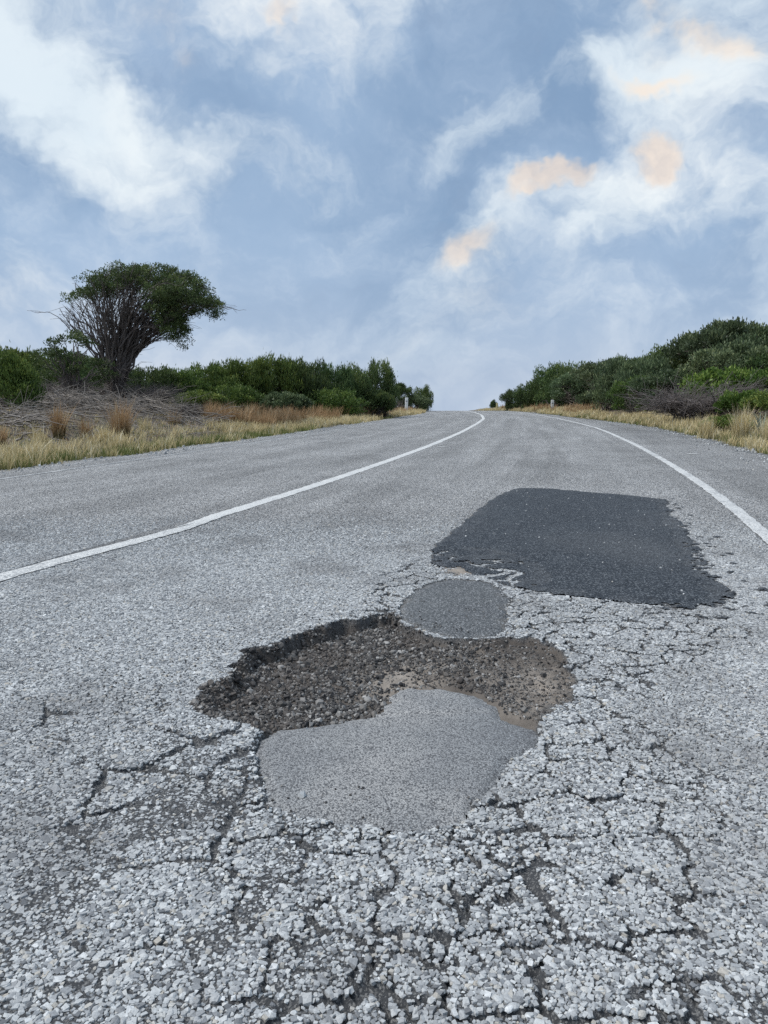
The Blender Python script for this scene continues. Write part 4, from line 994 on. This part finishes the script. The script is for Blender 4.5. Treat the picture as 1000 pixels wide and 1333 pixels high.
def spiky():
    D = 14.5; p = at(992, 556, D); x = p[0]; z = float(land(x, D)); root = obj('spiky_plant', None, loc=(x, D, z)); V, Qs, R_, b = [], [], [], 0
    n = 16; a = rng.uniform(0, 6.28, n)
    P = np.zeros((n, 3)) + rng.normal(0, .02, (n, 3)) * [1, 1, 0]
    V, q, t3, tip, rd = blades(P, rng.uniform(.28, .48, n), rng.uniform(.3, .9, n), np.full(n, .014), rng.random(n) * .3, .3)
    obj('blades', mesh('blades', V, q, t3, {'tip': tip, 'rnd': rd}), mat_blade('grey_blade', (.07, .10, .07), (.17, .22, .19), (.26, .31, .27), (.3, .35, .3)), root)
    tag(root, 'grey green plant with long sword leaves above the bleached tussock', 'plant')
spiky()

# ------------------------------------------------------------------ fallen wood and litter
def branch_tree(a, b, r0, depth=2, spread=.5):
    P, rd = curve_chain(a, b, r0 * .72, r0 * .2, 8, .05, .09); outc = [(P, rd)]; v = np.asarray(b) - np.asarray(a)
    if depth:
        for _ in range(rng.integers(5, 9)):
            i = rng.integers(1, 7); d = v * rng.uniform(.25, .5) + rng.normal(0, spread * np.linalg.norm(v) * .4, 3); d[2] = abs(d[2]) * .6
            outc += branch_tree(P[i], P[i] + d, rd[i] * .65, depth - 1, spread)
    return outc
def dead_branch(u0, v0, u1, v1, D0, D1, r, label, depth=2):
    p0, p1 = at(u0, v0, D0), at(u1, v1, D1)
    z0, z1 = float(land(p0[0], D0)), float(land(p1[0], D1))
    root_loc = (p0[0], D0, z0 + r * .4)
    b = np.array([p1[0] - p0[0], D1 - D0, max(p1[2], z1 + .02) - z0])
    V, Qd = tubes(branch_tree((0, 0, max(0, min(.25, p0[2] - z0))), b, r, depth), 5)
    o = obj('dead_branch', mesh('dead_branch', V, Qd, smooth=True), M['dead'], loc=root_loc); tag(o, label, 'branch', 'fallen branches on the far bank')
for a in ((0, 546, 52, 556, 13.5, 13.0, .026, 'bleached branch lying in from the picture edge behind the edge tussock'), (2, 553, 36, 548, 12.6, 13.2, .018, 'short pale forked branch at the picture edge'),
          (20, 556, 68, 543, 12.8, 13.4, .020, 'twisted pale branch reaching towards the lone rusty tussock'), (0, 566, 48, 572, 11.6, 11.8, .014, 'thin grey branch low down near the edge tussock'),
          (28, 518, 66, 528, 17, 16.2, .03, 'long grey branch on top of the mound beside the bright bush'), (40, 513, 100, 521, 18, 17.6, .034, 'thick grey branch across the mound below the small tree'),
          (70, 512, 85, 506, 17.4, 17.6, .03, 'short bent bleached branch standing up on the mound'), (84, 506, 104, 520, 17.6, 17.2, .028, 'bleached branch bent down to the roots of the windswept tree'),
          (112, 560, 128, 550, 12.4, 12.7, .012, 'thin white stick sloping up between the tussocks'), (136, 518, 160, 528, 18.6, 17.8, .024, 'pale root branch running down from the windswept tree'),
          (165, 513, 205, 524, 19.4, 18.4, .036, 'thick fallen limb on the overhanging side of the windswept tree'), (180, 522, 235, 534, 18.8, 17.4, .03, 'grey limb reaching down towards the moss'), (190, 528, 232, 538, 18.0, 16.8, .024, 'lowest grey limb lying over the green moss'),
          (236, 532, 238, 517, 17.8, 17.8, .018, 'pale upright stick at the end of the fallen limbs'), (215, 533, 262, 530, 17.6, 18.2, .022, 'grey branch ending beside the rusty tussock'), (60, 524, 110, 527, 16.4, 16.6, .022, 'grey branch low on the mound in front of the roots')):
    dead_branch(*a)
def litter(name, n, x0, x1, y0, y1, mat, label, cond, Lm=.14):
    x, y = rng.uniform(x0, x1, n), rng.uniform(y0, y1, n); ok = cond(x, y); x, y = x[ok], y[ok]; k = len(x); z = land(x, y)
    a = rng.uniform(0, 3.14, k); L = rng.lognormal(math.log(Lm), .5, k); t = np.stack([np.cos(a), np.sin(a), rng.normal(0.05, .22, k)], -1) * L[:, None]
    c = np.stack([x, y, z + .015], -1); r = (.003 + L * .016)[:, None]; up = np.array([0, 0, 1.0]); sd_ = np.stack([-np.sin(a), np.cos(a), np.zeros(k)], -1)
    V = np.stack([c - sd_ * r, c + sd_ * r, c + up * r * 1.6, c + t - sd_ * r * .5, c + t + sd_ * r * .5, c + t + up * r * .8], 1).reshape(-1, 3)
    b = np.arange(k)[:, None] * 6; q = np.concatenate([b + [[0, 1, 4, 3]], b + [[1, 2, 5, 4]], b + [[2, 0, 3, 5]]])
    o = obj(name, mesh(name, V, q), M[mat]); tag(o, label, 'litter', kind='stuff')
litter('twig_litter', 9000, -12, -1, 8, 24, 'dead', 'grey twigs strewn over the far bank', lambda x, y: (XL(y) - x > 1.0) & (XL(y) - x < 9) & (rng.random(len(x)) < sstep(.35, .6, fbm(x * .7, y * .7, 140, 3))))
litter('twig_litter', 5200, -12, -1, 8, 24, 'twig', 'dark twigs and bark strewn over the far bank', lambda x, y: (XL(y) - x > .9) & (XL(y) - x < 9), .11)
litter('twig_litter', 1200, 4, 13, 9, 24, 'twig', 'dark twigs under the shrubs of the shoulder bank', lambda x, y: (x - XR(y) > .8) & (x - XR(y) < 6))
def brush(name, n, spots, label):
    ch = []
    for _ in range(n):
        u, v, D = spots[rng.integers(0, len(spots))]; c = at(u + rng.normal(0, 16), v, D + rng.normal(0, .7)); x, y = c[0], c[1]; z = float(land(x, y))
        a = rng.normal(0, .7) + (math.pi if rng.random() < .5 else 0); L = rng.lognormal(math.log(.7), .4); e = np.array([x + math.cos(a) * L, y + math.sin(a) * L * .6, 0.0]); e[2] = float(land(e[0], e[1])) + abs(rng.normal(0, .16)) + .02
        r = rng.uniform(.008, .02); P, rd = curve_chain((x, y, z + abs(rng.normal(0, .10))), e, r, r * .35, 6, .05, .10); ch.append((P, rd))
        for _ in range(3):
            q = P[rng.integers(1, 6)]; d = (P[-1] - P[0]) * .35 + rng.normal(0, .14, 3); ch.append(curve_chain(q, q + d, r * .5, r * .2, 4, .05, .10))
    V, Qd = tubes(ch, 4); o = obj(name, mesh(name, V, Qd, smooth=True), M['dead']); tag(o, label, 'brushwood', kind='stuff')
brush('dead_brush', 420, [(10, 545, 13.2), (35, 548, 13.4), (60, 525, 16.5), (90, 520, 17.2), (115, 524, 17.6), (140, 526, 18), (175, 522, 18.8), (205, 528, 18.2), (235, 532, 17.8)], 'tangled heap of dead grey brushwood around the foot of the windswept tree')
def bare_scrub(u, vtop, D, wpx, label):
    shrub(u, vtop, D, wpx, 'bare', 'leaf_grey', label, GL, name='bare_scrub')
for a in ((140, 498, 20.6, 62, 'bare purple grey twigs round the foot of the windswept tree'), (192, 496, 20.2, 66, 'bare grey twig mass under the overhanging crown of the windswept tree'), (66, 492, 20.5, 60, 'bare pale scrub on the mound below the small tree'), (250, 522, 18.4, 40, 'bare twig tangle beside the fallen limbs'),
          (507, 513, 34, 20, 'bare twigs between the round headed shrub and the guide post'), (185, 520, 28, 20, 'pale leafless stems far behind the fallen limbs')): bare_scrub(*a)

# ------------------------------------------------------------------ guide posts
def post(u, vtop, D, w, mat, label, refl):
    import bmesh
    p = at(u, vtop, D); x = p[0]; z = float(land(x, D)) - .12; H = p[2] - z
    root = obj('guide_post', None, loc=(x, D, z), rot=(0, R(1.2), R(8)))
    bm = bmesh.new(); prof = [(-w / 2, -.006), (-w / 2 * .9, .012), (-w / 4, .022), (w / 4, .022), (w / 2 * .9, .012), (w / 2, -.006), (w / 4, -.018), (-w / 4, -.018)]
    lo = [bm.verts.new((a, b, 0)) for a, b in prof]; md = [bm.verts.new((a, b, H - .03)) for a, b in prof]; hi = [bm.verts.new((a * .72, b * .72, H)) for a, b in prof]
    for A_, B_ in ((lo, md), (md, hi)):
        for i in range(8): bm.faces.new((A_[i], A_[(i + 1) % 8], B_[(i + 1) % 8], B_[i]))
    bm.faces.new(hi); bm.faces.new(lo[::-1]); me = bpy.data.meshes.new('post'); bm.to_mesh(me); bm.free()
    obj('post', me, mat, root)
    if refl:
        bm = bmesh.new(); bmesh.ops.create_cube(bm, size=1.0); bmesh.ops.scale(bm, vec=(w * .45, .006, .06), verts=bm.verts); bmesh.ops.bevel(bm, geom=bm.edges, offset=.002, segments=1)
        me = bpy.data.meshes.new('reflector'); bm.to_mesh(me); bm.free(); obj('reflector', me, refl, root, (0, -.024, H - .18))
    tag(root, label, 'guide post', 'roadside guide posts'); return root
post(529, 517.5, 40, .165, M['white'], 'white guide post on the far side verge', M['grey'])
post(719, 520.5, 41, .175, M['white'], 'white guide post in dry grass on the shoulder side', M['grey'])
post(647, 524.5, 56, .15, M['yellow'], 'small yellowish post far off by the crest', None)
